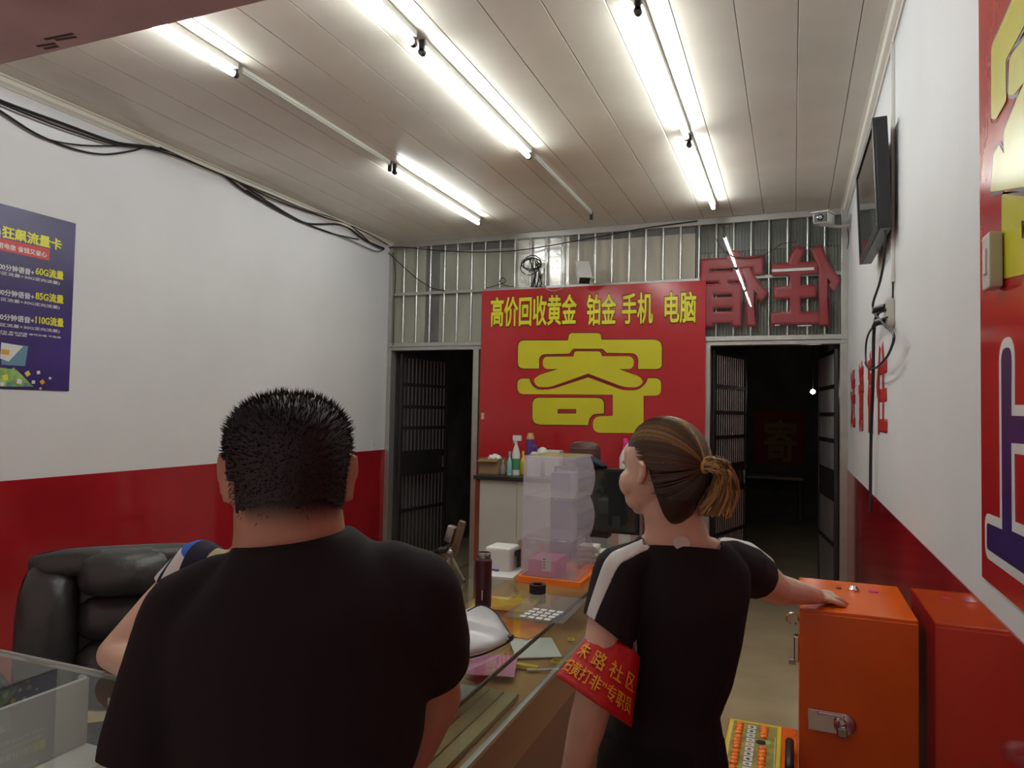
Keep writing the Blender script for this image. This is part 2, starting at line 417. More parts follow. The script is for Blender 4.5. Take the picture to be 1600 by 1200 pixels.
# back room contents
bp = thing('back_room_poster', 'dim red poster with a dull yellow character deep in the back room', 'poster', (-.2, 12.38, .9))
p0 = ony(1178, 640, 12.38); p1 = ony(1256, 728, 12.38)
G().box((p0.x, 12.385, p1.z), (p1.x, 12.399, p0.z)).obj('sheet', 'posterdim', bp)
a = ony(1193, 722, 12.38); b = ony(1246, 655, 12.38)
lettering('lettering', '寄', (a.x, 12.384, a.z), (1, 0, 0), (0, 0, 1), b.x-a.x, b.z-a.z, 'ydim', bp, off=.03, lift=.001, thick=.003)
bt = thing('back_room_table', 'dark low table at the end of the back room', 'table', (-.3, 12.1, 0))
G().box((-.85, 11.9, .62), (.15, 12.37, .66), .004).obj('tabletop', 'deskwhite', bt)
for tx in (-.82, .09):
    for ty in (11.93, 12.3): G().box((tx, ty, 0), (tx+.04, ty+.04, .62)).obj('leg', 'dark', bt)
bl = thing('back_room_bulb', 'small bright bulb glowing in the dark back room', 'lamp', (.214, 9.0, 1.9))
G().sphere((.214, 9, 1.904), .028).obj('bulb', 'bulb', bl, True); G().cyl((.214, 9, 1.92), (.214, 9, 3.2), .006, n=6).obj('cord', 'cable', bl)
# red characters painted on the right wall
for px0, px1, py0, py1, ch in ((1370, 1387, 528, 682, '住'), (1356, 1365, 545, 678, '宿'), (1342, 1350, 562, 676, '请'), (1329.5, 1337, 575, 672, '进')):
    a = onx(px0, py1, XR); b = onx(px1, py1, XR); c = onx(px1, py0, XR)
    z0 = b.z; z1 = c.z
    lettering('lettering', ch, (XR-.0015, a.y, z0), (0, -1, 0), (0, 0, 1), a.y-b.y, z1-z0, 'wallred', wr, off=.035, lift=0, thick=.001)
# ------------------------------------------------------------------ LAMPS
TUBES = [(-2.567, 1.27, 'tube light emerging from behind the soffit, nearest the left wall', 1), (-2.567, 2.73, 'dark tubeless lamp rail between the two lit tubes nearest the left wall', 0), (-2.567, 4.20, 'lit tube light at the back end of the left lamp row', 1),
         (-1.585, 1.30, 'lit tube light at the front end of the middle lamp row', 1), (-1.585, 2.80, 'long lit tube light in the middle of the ceiling', 1), (-1.585, 4.33, 'dark tubeless lamp rail at the back end of the middle lamp row', 0),
         (-.592, 1.26, 'lit tube light at the front end of the right lamp row', 1), (-.592, 2.80, 'long lit tube light in the right lamp row', 1), (-.592, 4.335, 'lit tube light at the back end of the right lamp row', 1)]
ZT = 3.25; LN = 1.44
def lamp(x, y, label, lit):
    t = thing('tube_light', label, 'ceiling light', (x, y, ZC), 'fluorescent tube lights in three ceiling rows')
    hw_ = .019 if lit else .009
    G().box((x-hw_, y+.01, ZC-(.032 if lit else .02)), (x+hw_, y+LN-.01, ZC-.0005), .003).obj('batten', 'offwhite', t)
    if lit:
        G().cyl((x, y+.02, ZT), (x, y+LN-.02, ZT), .0145, n=14).obj('tube', 'tube', t, True)
        for yy, s in ((y, 1), (y+LN, -1)):
            g = G(); g.cyl((x, yy+s*.002, ZT), (x, yy+s*.026, ZT), .0165, n=12)
            g.box((x-.012, min(yy+s*.002, yy+s*.02), ZT), (x+.012, max(yy+s*.002, yy+s*.02), ZC-.002), .003)
            g.obj('lampholder', 'black', t)
    else:
        G().cyl((x+.001, y+.01, ZC-.026), (x+.001, y+LN-.01, ZC-.026), .006, n=8).obj('rod', 'offwhite', t, True)
        G().box((x-.012, y+LN-.03, ZT-.015), (x+.012, y+LN-.012, ZC-.001), .003).obj('lampholder', 'black', t)
for a in TUBES: lamp(*a)
# ------------------------------------------------------------------ SIGN ON THE BACK WALL
YS = YB-.075
def sgn(zx, zy): q = ony(740+zx/4.286, 430+zy/4.286, YS-.002); return (q.x, q.z)
sg = thing('red_shop_sign', 'big red sign board with yellow characters between the barred openings', 'sign', (-1.77, YS, 1.0))
tl = sgn(55, 100); tr = sgn(1556, 40)
G().box((tl[0], YS, .96), (tr[0], YS+.03, (tl[1]+tr[1])/2), .003).obj('board', 'signred', sg)
def zs(px, py, r=0): a = sgn(px, py); return (a[0], a[1], r*.00135)
SH = [[(298, 437, 50), (632, 437, 6), (640, 388, 60), (852, 388, 60), (856, 432, 6), (1260, 432, 55), (1260, 628, 35), (1102, 628, 4), (1104, 523, 70), (890, 520, 10), (868, 492, 40), (662, 492, 40), (643, 525, 10), (437, 530, 75), (440, 625, 4), (296, 625, 45)],
      [(463, 545, 60), (668, 545, 4), (676, 510, 40), (850, 510, 40), (860, 543, 4), (1073, 543, 60), (1073, 628, 60), (970, 628, 2), (1115, 680, 30), (1138, 718, 25), (1100, 750, 40), (1010, 750, 40), (768, 658, 0), (510, 750, 40), (425, 748, 40), (398, 700, 25), (440, 668, 25), (568, 628, 2), (463, 628, 60)],
      [(293, 693, 40), (372, 692, 3), (388, 735, 20), (430, 768, 40), (520, 765, 40), (768, 685, 0), (1000, 772, 40), (1100, 772, 40), (1155, 725, 30), (1168, 690, 3), (1256, 690, 50), (1256, 806, 40), (1138, 808, 3), (1138, 1058, 80), (799, 1055, 80), (799, 946, 60), (932, 942, 3), (932, 800, 3), (293, 796, 50)],
      [(395, 820, 50), (873, 822, 45), (873, 926, 3), (800, 930, 35), (772, 965, 20), (768, 1004, 3), (393, 1000, 60)],
      [(563, 897), (688, 897), (688, 926), (563, 926)]]
SH = [[zs(*p) for p in q] for q in SH]
fs = lambda x, y, z: V((x, YS-z, y))
cutshape('character_outline', SH, fs, 'outline', sg, off=.009, lift=.0004, thick=.001)
cutshape('character', SH, fs, 'yellow', sg, lift=.0016, thick=.0015)
for txt, x0, x1 in (('高价回收黄金', 112, 690), ('铂金', 755, 955), ('手机', 992, 1200), ('电脑', 1277, 1490)):
    a = sgn(x0, 350 - (x0-112)*.018); b = sgn(x1, 350 - (x1-112)*.018); c = sgn(x0, 145 - (x0-112)*.029)
    lettering('lettering_outline', txt, (a[0], YS, (a[1]+b[1])/2), (1, 0, 0), (0, 0, 1), b[0]-a[0], c[1]-a[1], 'blacktxt', sg, off=.026, bolder=.022, lift=.0004, thick=.001)
    lettering('lettering', txt, (a[0], YS, (a[1]+b[1])/2), (1, 0, 0), (0, 0, 1), b[0]-a[0], c[1]-a[1], 'txtyellow', sg, off=.026, lift=.0018, thick=.001)
q = ony(752, 650, YS)
G().box((q.x, YS-.003, q.z-.03), (q.x+.03, YS-.0005, q.z+.03)).obj('tape', 'offwhite', sg)
# ------------------------------------------------------------------ RIGHT WALL POSTER
XP = XR-.006
rp = thing('red_wall_poster', 'glossy red poster with yellow and navy characters on the right wall', 'poster', (XR, 1.2, 1.25))
def wp(px, py, r=0): q = onx(px, py, XP); return (q.y, q.z, r*.0016)
G().box((XP, .35, 1.262), (XR-.0005, 1.915, 2.86), .001, seg=1).obj('sheet', 'postred', rp)
fp = lambda x, y, z: V((XP-z, x, y))
Y4 = [[wp(1584, -2), wp(1550.5, 74, 8), wp(1550.5, 186, 6), wp(1558, 186, 6), wp(1574, 157, 6), wp(1573, 94, 8), wp(1602, 40), wp(1680, -60), wp(1625, -70)],
      [wp(1602, 60), wp(1579, 90, 8), wp(1577, 148, 5), wp(1586, 148, 5), wp(1602, 128, 4), wp(1700, 40), wp(1660, 0)],
      [wp(1602, 128), wp(1570, 205, 8), wp(1570, 240, 3), wp(1563, 226, 4), wp(1554, 240, 5), wp(1549, 300, 4), wp(1600, 292, 5), wp(1700, 300, 5), wp(1760, 230, 10), wp(1690, 40, 8)],
      [wp(1567, 303, 10), wp(1567, 436, 12), wp(1605, 428, 5), wp(1730, 420, 20), wp(1730, 320, 20)],
      [wp(1598, 345), wp(1660, 345), wp(1660, 375), wp(1598, 372)]]
cutshape('character_outline', Y4, fp, 'outline', rp, off=.008, lift=.0003, thick=.0006)
cutshape('character', Y4, fp, 'yellow', rp, lift=.0012, thick=.0008)
B4 = [[(1.733, 1.765, .03), (1.66, 1.765, .03), (1.665, 1.628, 0), (1.36, 1.625, .03), (1.36, 1.578, .03), (1.668, 1.575, 0), (1.668, 1.402, 0), (1.20, 1.41, .02), (1.20, 1.335, .02), (1.858, 1.335, .01), (1.858, 1.392, .01), (1.733, 1.395, 0)]]
cutshape('character_outline', B4, fp, 'whitep', rp, off=.021, lift=.0003, thick=.0006)
cutshape('character', B4, fp, 'blue', rp, lift=.0012, thick=.0008)
sw = thing('light_switch', 'cream light switch box over the red poster on the right wall', 'switch', (XR, 1.85, 1.9))
sa = onx(1534, 372, XR-.034); sb_ = onx(1546, 448, XR-.034); sy = sa.y
G().box((XR-.034, sb_.y, sb_.z), (XP-.004, sy, sa.z), .004).obj('box', 'offwhite', sw)
G().box((XR-.038, sb_.y+.02, sb_.z+.03), (XR-.0335, sy-.025, sa.z-.03), .002).obj('rocker', 'white', sw)
# ------------------------------------------------------------------ LEFT WALL POSTER
lp = thing('violet_wall_poster', 'violet phone data plan poster on the left wall', 'poster', (XL, 2.4, 1.68))
PX = XL+.0065
G().box((XL+.0005, 2.02, 1.682), (PX, 2.847, 2.648), .001, seg=1).obj('sheet', 'poster', lp)
def wl(px, py): q = onx(px, py, PX); return q
def ltxt(body, x0, y0b, x1, y1b, hpx, mt, off=.02, xl=None, xr=None):
    a = wl(x0, y0b); b = wl(x1, y1b); c = wl(x1, y1b-hpx)
    ya, yb = (a.y if xl is None else xl), b.y
    lettering('lettering', body, (PX, ya, (b.z+a.z)/2 if xl is None else b.z), (0, 1, 0), (0, 0, 1), yb-ya, c.z-b.z, mt, lp, off=off, lift=.0004, thick=.0006)
ltxt('狂飙流量卡', 2, 374, 96, 391, 19, 'txtyellow', .035)
ltxt('e', 0, 374, 1, 374, 22, 'whitep', .04, xl=2.36)
q = wl(77, 407); q2 = wl(77, 389); G().box((PX, 2.18, q.z), (PX+.0006, q.y, q2.z)).obj('red_strip', 'poster_red', lp)
ltxt('用电信 省钱又省心', 0, 392, 73, 403, 9, 'whitep', .03, xl=2.42)
for (yy, gb, vol, pre) in ((432, '60G流量', '(流量+20G市区流量+30G定向流量)', '200分钟语音+'), (470, '85G流量', '(流量+40G市区流量+30G定向流量)', '200分钟语音+'), (507, '110G流量', '(流量+60G市区流量+30G定向流量)', '300分钟语音+')):
    ltxt(gb, 55, yy, 99, yy+4, 14, 'txtyellow', .03)
    ltxt(pre, 0, yy-3, 53, yy-1, 10, 'whitep', .022, xl=2.415)
    ltxt(vol, 0, yy+6, 93, yy+14, 6, 'whitep', .008, xl=2.26)
ltxt('月套餐 本地主叫时长 首次充值 即可办理 不限速', 0, 524, 95, 529, 3, 'whitep', .02, xl=2.26)
ltxt('办理资费 详情咨询 店员', 0, 524, 42, 527, 3, 'whitep', .02, xl=2.26)
def lquad(name, pts, mt, lift=.0006):
    g = G(); a = [wl(*p) for p in pts]
    top = [V((PX+lift, p.y, p.z)) for p in a]; bot = [V((PX, p.y, p.z)) for p in a]
    g.rings([bot, top]); g.obj(name, mt, lp)
lquad('envelope', [(2, 535), (44, 541), (39, 572), (2, 570)], 'steelblue')
lquad('sim_card', [(2, 535), (36, 541), (13, 565), (0, 560)], 'whitep', .001)
lquad('chip', [(2, 545), (15, 547), (14, 555), (2, 553)], 'yelpaper', .0014)
lquad('confetti_ground', [(0, 574), (26, 578), (52, 604), (0, 604)], 'grass')
random.seed(3)
for (px, py, s, mt) in ((43, 584, 10, 'yelpaper'), (20, 580, 12, 'grass'), (60, 582, 7, 'whitep'), (78, 591, 5, 'whitep'), (66, 597, 9, 'yelpaper'), (30, 596, 11, 'whitep'), (52, 597, 7, 'whitep'), (8, 590, 12, 'txtyellow'), (14, 600, 9, 'steelblue'), (63, 607, 5, 'yelpaper'), (40, 601, 8, 'steelblue'), (3, 600, 8, 'whitep')):
    a = random.random()
    lquad('confetti', [(px+s/2*math.cos(a+k*PI/2), py+s/2*math.sin(a+k*PI/2)) for k in range(4)], mt, .0012+random.random()*.0008)
so = thing('wall_socket', 'small white wall socket just above the red dado of the left wall', 'socket', (XL, 6.0, 1.21))
q = onx(583, 697, XL)
G().box((XL, q.y-.04, 1.215), (XL+.008, q.y+.04, 1.30), .002).obj('plate', 'wall', so); G().box((XL+.007, q.y-.012, 1.245), (XL+.0095, q.y+.012, 1.27)).obj('outlet', 'offwhite', so)
# ------------------------------------------------------------------ CABLES
def spline(pts, n=8):
    pts = [V(p) for p in pts]; out = []
    for i in range(len(pts)-1):
        p0 = pts[max(i-1, 0)]; p1 = pts[i]; p2 = pts[i+1]; p3 = pts[min(i+2, len(pts)-1)]
        for k in range(n):
            t = k/n
            out.append(.5*((2*p1)+(p2-p0)*t+(2*p0-5*p1+4*p2-p3)*t*t+(3*p1-p0-3*p2+p3)*t**3))
    out.append(pts[-1]); return out
def wall_cable(pts, r, X, label, grp=None, mt='cable', n=6):
    ps = [onx(px, py, X) for px, py in pts]
    return tag(G().tube(spline(ps), r, n).obj('cable', mt, None, True), label, 'cable', grp)
cg = 'cables under the left cornice'
XC = XL+.022
wall_cable([(-40, 135), (0, 157), (95, 192), (180, 222), (230, 229), (280, 241), (340, 268), (385, 300), (440, 330), (480, 349), (535, 352), (570, 375), (600, 388)], .009, XC, 'thickest black cable of the bundle under the left cornice', cg)
wall_cable([(-40, 140), (0, 161), (95, 199), (180, 226), (228, 231), (275, 244), (325, 264), (372, 284), (420, 308), (470, 327), (512, 341), (548, 353), (580, 380), (600, 389)], .006, XC+.012, 'black cable hugging the top of the bundle by the left cornice', cg)
wall_cable([(-40, 150), (0, 173), (55, 208), (110, 231), (160, 241), (205, 236), (232, 229), (262, 232), (300, 250), (350, 270), (400, 303), (460, 340), (510, 362), (560, 374)], .006, XC-.004, 'black cable hanging in the lowest loop on the left wall', cg)
wall_cable([(-40, 152), (0, 174), (45, 203), (80, 219), (130, 227), (190, 228), (235, 229)], .005, XC+.003, 'black cable hanging in the shallow upper loop on the left wall', cg)
wall_cable([(385, 297), (430, 326), (480, 350), (540, 372), (585, 392), (600, 390)], .0045, XC+.008, 'thin black cable drooping near the back corner of the left wall', cg)
wall_cable([(250, 230), (310, 257), (375, 285), (425, 305), (480, 328), (530, 344), (580, 368), (606, 382)], .004, XC+.02, 'thin dark cable tight along the left cornice', cg)
def back_cable(pts, r, Y, label, grp=None, mt='cable'):
    ps = [ony(px, py, Y) for px, py in pts]
    return tag(G().tube(spline(ps), r, 5).obj('cable', mt, None, True), label, 'cable', grp)
bc = 'cables across the transom bars'
YC = YB-.055
back_cable([(602, 388), (625, 386), (680, 391), (745, 394), (810, 391), (880, 380), (945, 368), (1010, 356), (1075, 347), (1090, 345)], .005, YC, 'black cable strung right across the transom bars', bc)
back_cable([(602, 390), (625, 412), (650, 434), (675, 450), (695, 454)], .005, YC-.006, 'black cable dropping to the transom rail in the left corner', bc)
back_cable([(614, 395), (618, 430), (616, 460), (615, 500), (614, 540)], .004, YC-.004, 'thin black cable down the left end of the transom', bc)
back_cable([(760, 450), (775, 446), (790, 440), (786, 434), (781, 440), (790, 446), (803, 448)], .004, YC-.02, 'small curled black cable above the left top of the red sign', bc)
back_cable([(1118, 372), (1130, 390), (1150, 402), (1180, 403), (1205, 392), (1222, 381), (1245, 378)], .003, YB-.07, 'thin black cable sagging in front of the lettered pane', bc)
back_cable([(838, 432), (845, 445), (860, 454), (876, 452), (888, 440), (897, 420)], .003, YC-.03, 'thin white cable looping over the red sign below the camera', bc, 'offwhite')
coil = thing('cable_coil', 'tangled coil of black cable hung on the transom above the red sign', 'cable', (-2.2, YC, 2.8))
random.seed(5)
for k in range(5):
    c = ony(826+random.uniform(-4, 6), 414+random.uniform(-3, 6), YC-.012*k); rx = .075+random.uniform(0, .03); rz = .045+random.uniform(0, .03); a0 = random.uniform(0, 6)
    G().tube([c + V((rx*math.cos(a0+t*.5), -.01*math.sin(t), rz*math.sin(a0+t*.5))) for t in range(13)], .0045, 5).obj('loop', 'cable', coil, True)
for k in range(9):
    x0 = 832+k*1.9; ps = [ony(x0+random.uniform(-6, 6), 411+random.uniform(-5, 5), YC-.01), ony(x0+random.uniform(-5, 5), 428, YC-.022-.004*k), ony(x0+random.uniform(-3, 3)-1, 449, YC-.015)]
    G().tube(spline(ps, 5), .0055, 5).obj('strand', 'cable', coil, True)
# ------------------------------------------------------------------ CCTV CAMERAS
def cctv(name, label, c, yaw, pitch, s, foot):
    t = thing(name, label, 'security camera', c, 'white security cameras on the back wall')
    R = Matrix.Translation(c) @ Matrix.Rotation(yaw, 4, 'Z') @ Matrix.Rotation(pitch, 4, 'X')
    G().box((-.055*s, -.13*s, -.045*s), (.055*s, .11*s, .035*s), .012*s, R).obj('housing', 'white', t)
    G().box((-.062*s, -.15*s, .034*s), (.062*s, .115*s, .044*s), .004*s, R).obj('sunshield', 'white', t)
    G().box((-.047*s, -.134*s, -.038*s), (.047*s, -.128*s, .028*s), .003*s, R).obj('front_glass', 'black', t)
    G().lathe([(.024*s, 0), (.024*s, .004), (.016*s, .006), (.014*s, .003)], n=16, mtx=R @ Matrix.Translation((0, -.134*s, -.004)) @ Matrix.Rotation(PI/2, 4, 'X')).obj('lens', 'screen', t)
    p = R @ V((0, .03, -.045*s))
    G().tube(spline([p, (p+V(foot))/2 + V((0, 0, -.012)), V(foot)], 4), .013*s, 8).obj('arm', 'offwhite', t, True)
    return t
c1 = ony(911, 425, 6.08); cctv('security_camera', 'white security camera tipped over the top edge of the red sign', c1, .45, .75, 1.0, (c1.x+.05, YB-.02, c1.z-.03))
c2 = ony(1288, 342, 5.95); cctv('security_camera', 'pale security camera on a wall arm in the right back corner', c2, -.25, .12, 1.0, (XR-.005, 6.0, c2.z-.05))
wall_cable([(1325, 358), (1326, 375), (1324, 388)], .004, XR-.01, 'short black lead hanging below the corner security camera')
# ------------------------------------------------------------------ WALL TV
tv = thing('wall_television', 'black flat television tilted on the right wall under the ceiling', 'television', (.36, 3.7, 2.415))
A, B, C_ = V((.335, 3.32, 2.415)), V((.328, 4.10, 2.415)), V((-.020, -.003, .475))
ex = (B-A).normalized(); ez = C_.normalized(); en = ex.cross(ez).normalized()
if en.x > 0: en = -en
TM = Matrix(((ex.x, ez.x, en.x, A.x), (ex.y, ez.y, en.y, A.y), (ex.z, ez.z, en.z, A.z), (0, 0, 0, 1)))
Lx, Lz = (B-A).length, C_.length
G().box((0, 0, -.050), (Lx, Lz, 0), .004, TM).obj('housing', 'black', tv)
g = G()
for a, b in (((0, 0, 0), (Lx, .03, .008)), ((0, Lz-.03, 0), (Lx, Lz, .008)), ((0, .03, 0), (.03, Lz-.03, .008)), ((Lx-.03, .03, 0), (Lx, Lz-.03, .008))): g.box(a, b, .002, TM)
g.obj('bezel', 'black', tv); G().box((.03, .03, 0), (Lx-.03, Lz-.03, .002), 0, TM).obj('screen', 'screen', tv)
G().box((.36, 3.6, 2.55), (XR, 3.8, 2.70), .004).obj('bracket', 'darksteel', tv)
tr_ = thing('cable_trunking', 'slim white cable trunking running down the right wall to the socket', 'trunking', (XR, 3.45, 2.2))
G().box((XR-.014, 3.43, 2.205), (XR-.0005, 3.462, ZC-.05), .002).obj('trunking', 'white', tr_)
G().tube([(XR-.007, 3.447, 2.21), (XR-.007, 3.45, 2.12)], .004).obj('lead', 'cable', tr_)
sk = thing('wall_socket', 'cream surface socket with two black plugs on the right wall', 'socket', (XR, 3.49, 2.0))
G().box((XR-.032, 3.44, 2.015), (XR-.0005, 3.53, 2.135), .004).obj('box', 'offwhite', sk)
for z, dz in ((2.105, -.01), (2.045, -.012)):
    G().tube([(XR-.03, 3.49, z), (XR-.06, 3.52, z+dz*.3), (XR-.07, 3.58, z+dz)], [.016, .015, .008], 8).obj('plug', 'black', sk, True)
wall_cable([(1383, 360), (1382, 400), (1375, 440), (1364, 475), (1368, 492), (1385, 510), (1397, 525), (1390, 550), (1380, 565), (1368, 575), (1356, 574), (1352, 566)], .0055, XR-.05, 'black television lead curling down to the plugs on the right wall')
wall_cable([(1386, 484), (1374, 488), (1368, 500), (1365, 530), (1364, 600), (1361, 680), (1360, 764), (1360, 800)], .008, XR-.03, 'thick black lead hanging straight down from the socket on the right wall')
wall_cable([(1386, 496), (1372, 503), (1358, 520), (1353, 540), (1354, 570), (1362, 574)], .005, XR-.04, 'black lead looping left beside the red wall characters')
# ------------------------------------------------------------------ COUNTERS
ZT_ = .90
xc = thing('glass_display_counter', 'glass counter crossing the shop under the standing man', 'display counter', (-2.1, 1.2, 0))
XA, XB, YA, YBk = -3.3, -.765, .90, 1.395
G().box((XA, YA+.01, 0), (XB, YBk-.01, .69), .004).obj('base', 'deskwhite', xc)
G().box((XA+.004, YA+.012, .69), (XB-.004, YBk-.012, .715), .002).obj('shelf', 'brightpaper', xc)
G().box((XA, YA, ZT_-.008), (XB, YBk, ZT_), .001, seg=1).obj('glass_top', 'glass', xc)
G().box((XA, YA+.004, .715), (XB, YA+.010, ZT_-.009)).obj('glass_front', 'glass', xc)
G().box((XA, YBk-.010, .715), (XB, YBk-.004, ZT_-.009)).obj('glass_back', 'glass', xc)
G().box((XA, YBk-.006, ZT_-.012), (XB, YBk+.006, ZT_+.003), .002).obj('edge_strip', 'alu', xc)
G().box((XA, YA-.006, ZT_-.012), (XB, YA+.004, ZT_+.003), .002).obj('edge_strip', 'alu', xc)
G().box((-1.755, YA+.014, .717), (-1.742, YBk-.014, ZT_-.012)).obj('divider', 'deskwhite', xc)
for x_ in (XA+.01, -1.765, XB-.012): G().box((x_-.010, YBk-.022, .715), (x_+.010, YBk-.010, ZT_-.01), .002).obj('post', 'alu', xc)
tag(G().box((-2.02, 1.03, .717), (-1.96, 1.30, .745), .004).obj('metal_strip', 'alu'), 'grey metal strip lying in the left glass counter', 'metal strip')
tag(G().box((-1.60, 1.15, .717), (-1.44, 1.37, .722)).obj('price_list', 'greenpaper'), 'pale printed price list lying in the left glass counter', 'leaflet')
for i, (x_, y_) in enumerate(((-1.66, 1.372), (-1.57, 1.373))):
    o = G().box((x_, y_, .72), (x_+.07, y_+.003, .85)).obj('price_card', 'greenpaper'); tag(o, ('printed price card nearest the divider in the glass counter', 'printed price card second from the divider in the glass counter')[i], 'card', 'price cards')
yc = thing('glass_display_counter', 'long glass counter running back beside the woman', 'display counter', (-1.1, 2.7, 0))
CX0, CX1, CY0, CY1 = -1.42, -.76, 1.41, 4.25
ZB = .715
G().box((CX0+.01, CY0, 0), (CX1-.03, CY1, .57)).obj('base', 'redwood', yc)
G().box((CX0, CY0, .57), (CX1, CY1, ZB), .003).obj('wood_band', 'wood', yc)
G().box((CX0, CY0, ZT_-.009), (CX1, CY1, ZT_), .001, seg=1).obj('glass_top', 'glass', yc)
G().box((CX1-.008, CY0, ZB), (CX1-.002, CY1, ZT_-.010)).obj('glass_front', 'glass', yc)
G().box((CX0+.002, CY0, ZB), (CX0+.008, CY1, ZT_-.010)).obj('glass_back', 'glass', yc)
G().box((CX1-.002, CY0, ZT_-.011), (CX1+.0035, CY1, ZT_+.002), .001, seg=1).obj('edge_strip', 'glassedge', yc)
G().box((CX1-.012, CY0, ZB-.002), (CX1+.006, CY1, ZB+.012), .002).obj('bottom_strip', 'alu', yc)
for y_ in (CY0+.01, 2.8, CY1-.01): G().box((CX0+.01, y_-.008, ZB), (CX0+.025, y_+.008, ZT_-.01), .002).obj('post', 'alu', yc)
sb = thing('slatted_board', 'bamboo slat board lying inside the long glass counter', 'board', (-.95, 1.75, ZB))
s0 = None
for i in range(6):
    if s0 is None: s0 = G().box((-1.09, 1.44, ZB+.004), (-1.045, 2.12, ZB+.020), .003).obj('slat', 'slat', sb)
    else: share(s0, 'slat', sb, (i*.050, 0, 0))
G().box((-1.09, 1.5, ZB+.001), (-.795, 1.53, ZB+.005)).obj('batten', 'slat', sb); G().box((-1.09, 2.03, ZB+.001), (-.795, 2.06, ZB+.005)).obj('batten', 'slat', sb)
def sheet(name, mt, c, sx, sy, z, rot, label, cat, h=.003, grp=None):
    mt_ = Matrix.Translation((c[0], c[1], z)) @ Matrix.Rotation(rot, 4, 'Z')
    return tag(G().box((-sx/2, -sy/2, 0), (sx/2, sy/2, h), mtx=mt_).obj(name, mt), label, cat, grp)
def pz(px, py, z=ZB): q = onz(px, py, z); return (q.x, q.y)
sheet('paper_sheet', 'paper', pz(835, 1015), .17, .22, ZB+.006, .5, 'white paper slip under the glass beside the red armband', 'paper')
sheet('paper_sheet', 'greenpaper', (-1.02, 1.95), .2, .30, ZB+.021, .05, 'pale green papers on the slat board under the glass', 'paper')
sheet('leaflet', 'yelpaper', pz(790, 945), .28, .22, ZB+.004, .12, 'yellow and orange leaflet under the glass beside the thermos', 'leaflet')
sheet('leaflet', 'leaflet', pz(800, 985), .26, .20, ZB+.010, -.15, 'red and orange leaflet under the glass before the black tape roll', 'leaflet')
sheet('leaflet', 'lilac', pz(770, 1050), .16, .2, ZB+.022, .3, 'reddish card under the glass by the white tub', 'leaflet')
sheet('acrylic_sheet', 'acryl', pz(855, 950, ZT_), .22, .34, ZT_+.001, 0.02, 'clear acrylic sheet lying under the black tape roll', 'sheet', .002)
ts = thing('label_sheet', 'grid of small white labels on the counter glass before the tape roll', 'labels', (-.79, 2.42, ZT_)); t0 = None
O = V((-.885, 2.345, ZT_+.003))
for r in range(4):
    for c in range(4):
        p = O + V((c*.030+r*.004, r*.034, 0))
        if t0 is None: t0 = G().box(p, p+V((.022, .022, .001))).obj('label', 'whitep', ts); p0_ = p
        else: share(t0, 'label', ts, p-p0_)
for px, py, r, lb in ((870, 1034, .018, 'small yellow ring under the glass by the armband'), (1002-110, 1000, .012, 'tiny gold ring under the glass behind the armband')):
    q = pz(px, py, ZB+.01)
    tag(G().tube([(q[0]+r*math.cos(t), q[1]+r*math.sin(t), ZB+.012) for t in [k*PI/7 for k in range(14)]], .004, 5, True).obj('gold_ring', 'yborder', None, True), lb, 'ring')
q = pz(848, 1052); tag(G().cyl((q[0]-.05, q[1]-.02, ZB+.01), (q[0]+.05, q[1]+.03, ZB+.01), .005, n=8).obj('pen', 'whitep', None, True), 'white pen lying inside the long glass counter', 'pen')
q = pz(820, 1047); tag(G().box((q[0]-.05, q[1]-.01, ZB+.004), (q[0]+.05, q[1]+.012, ZB+.02), .003).obj('yellow_packet', 'yborder'), 'slim yellow packet inside the long glass counter', 'packet')
# ---- things on the counter -------------------------------------------------------------
th = thing('thermos_flask', 'dark maroon thermos flask with a steel rim on the glass counter', 'thermos', (-1.055, 2.42, ZT_))
G().lathe([(.029, 0), (.030, .004), (.030, .165), (.0285, .172), (.022, .176)], (-1.055, 2.42, ZT_), 28).obj('body', 'maroon', th, True)
G().lathe([(.0235, .176), (.0245, .178), (.0245, .196), (.0225, .198), (.020, .1975), (.020, .18)], (-1.055, 2.42, ZT_), 28).obj('rim', 'tubesteel', th, True)
G().box((-1.048, 2.3895, ZT_+.03), (-1.045, 2.391, ZT_+.065)).obj('mark', 'whitep', th)
tp = thing('tape_roll', 'black roll of tape on the glass counter before the plastic bins', 'tape', (-.935, 2.68, ZT_))
g = G(); c = V((-.935, 2.68, ZT_+.003)); n = 28
g.rings([[c+V((r*math.cos(a), r*math.sin(a), z)) for r, z in ((.033, 0), (.033, .034), (.022, .034), (.022, 0))] for a in [2*PI*k/n for k in range(n)]], closed=True)
g.obj('tape', 'black', tp, True)
g = G(); g.rings([[c+V((r*math.cos(a), r*math.sin(a), z)) for r, z in ((.0219, .001), (.0219, .033), (.019, .033), (.019, .001))] for a in [2*PI*k/n for k in range(n)]], closed=True); g.obj('core', 'maroon', tp, True)
ot = thing('orange_tray', 'flat orange plastic tray beneath the stacked bins', 'tray', (-.92, 2.98, ZT_))
g = G(); g.box((-1.075, 2.81, ZT_+.0005), (-.795, 3.14, ZT_+.012), .003); g.obj('base', 'obutton', ot)
for a, b in (((-1.075, 2.81, ZT_+.01), (-.795, 2.82, ZT_+.030)), ((-1.075, 3.13, ZT_+.01), (-.795, 3.14, ZT_+.030)), ((-1.075, 2.82, ZT_+.01), (-1.065, 3.13, ZT_+.030)), ((-.805, 2.82, ZT_+.01), (-.795, 3.13, ZT_+.030))):
    G().box(a, b, .003).obj('rim', 'obutton', ot)
BH = .172
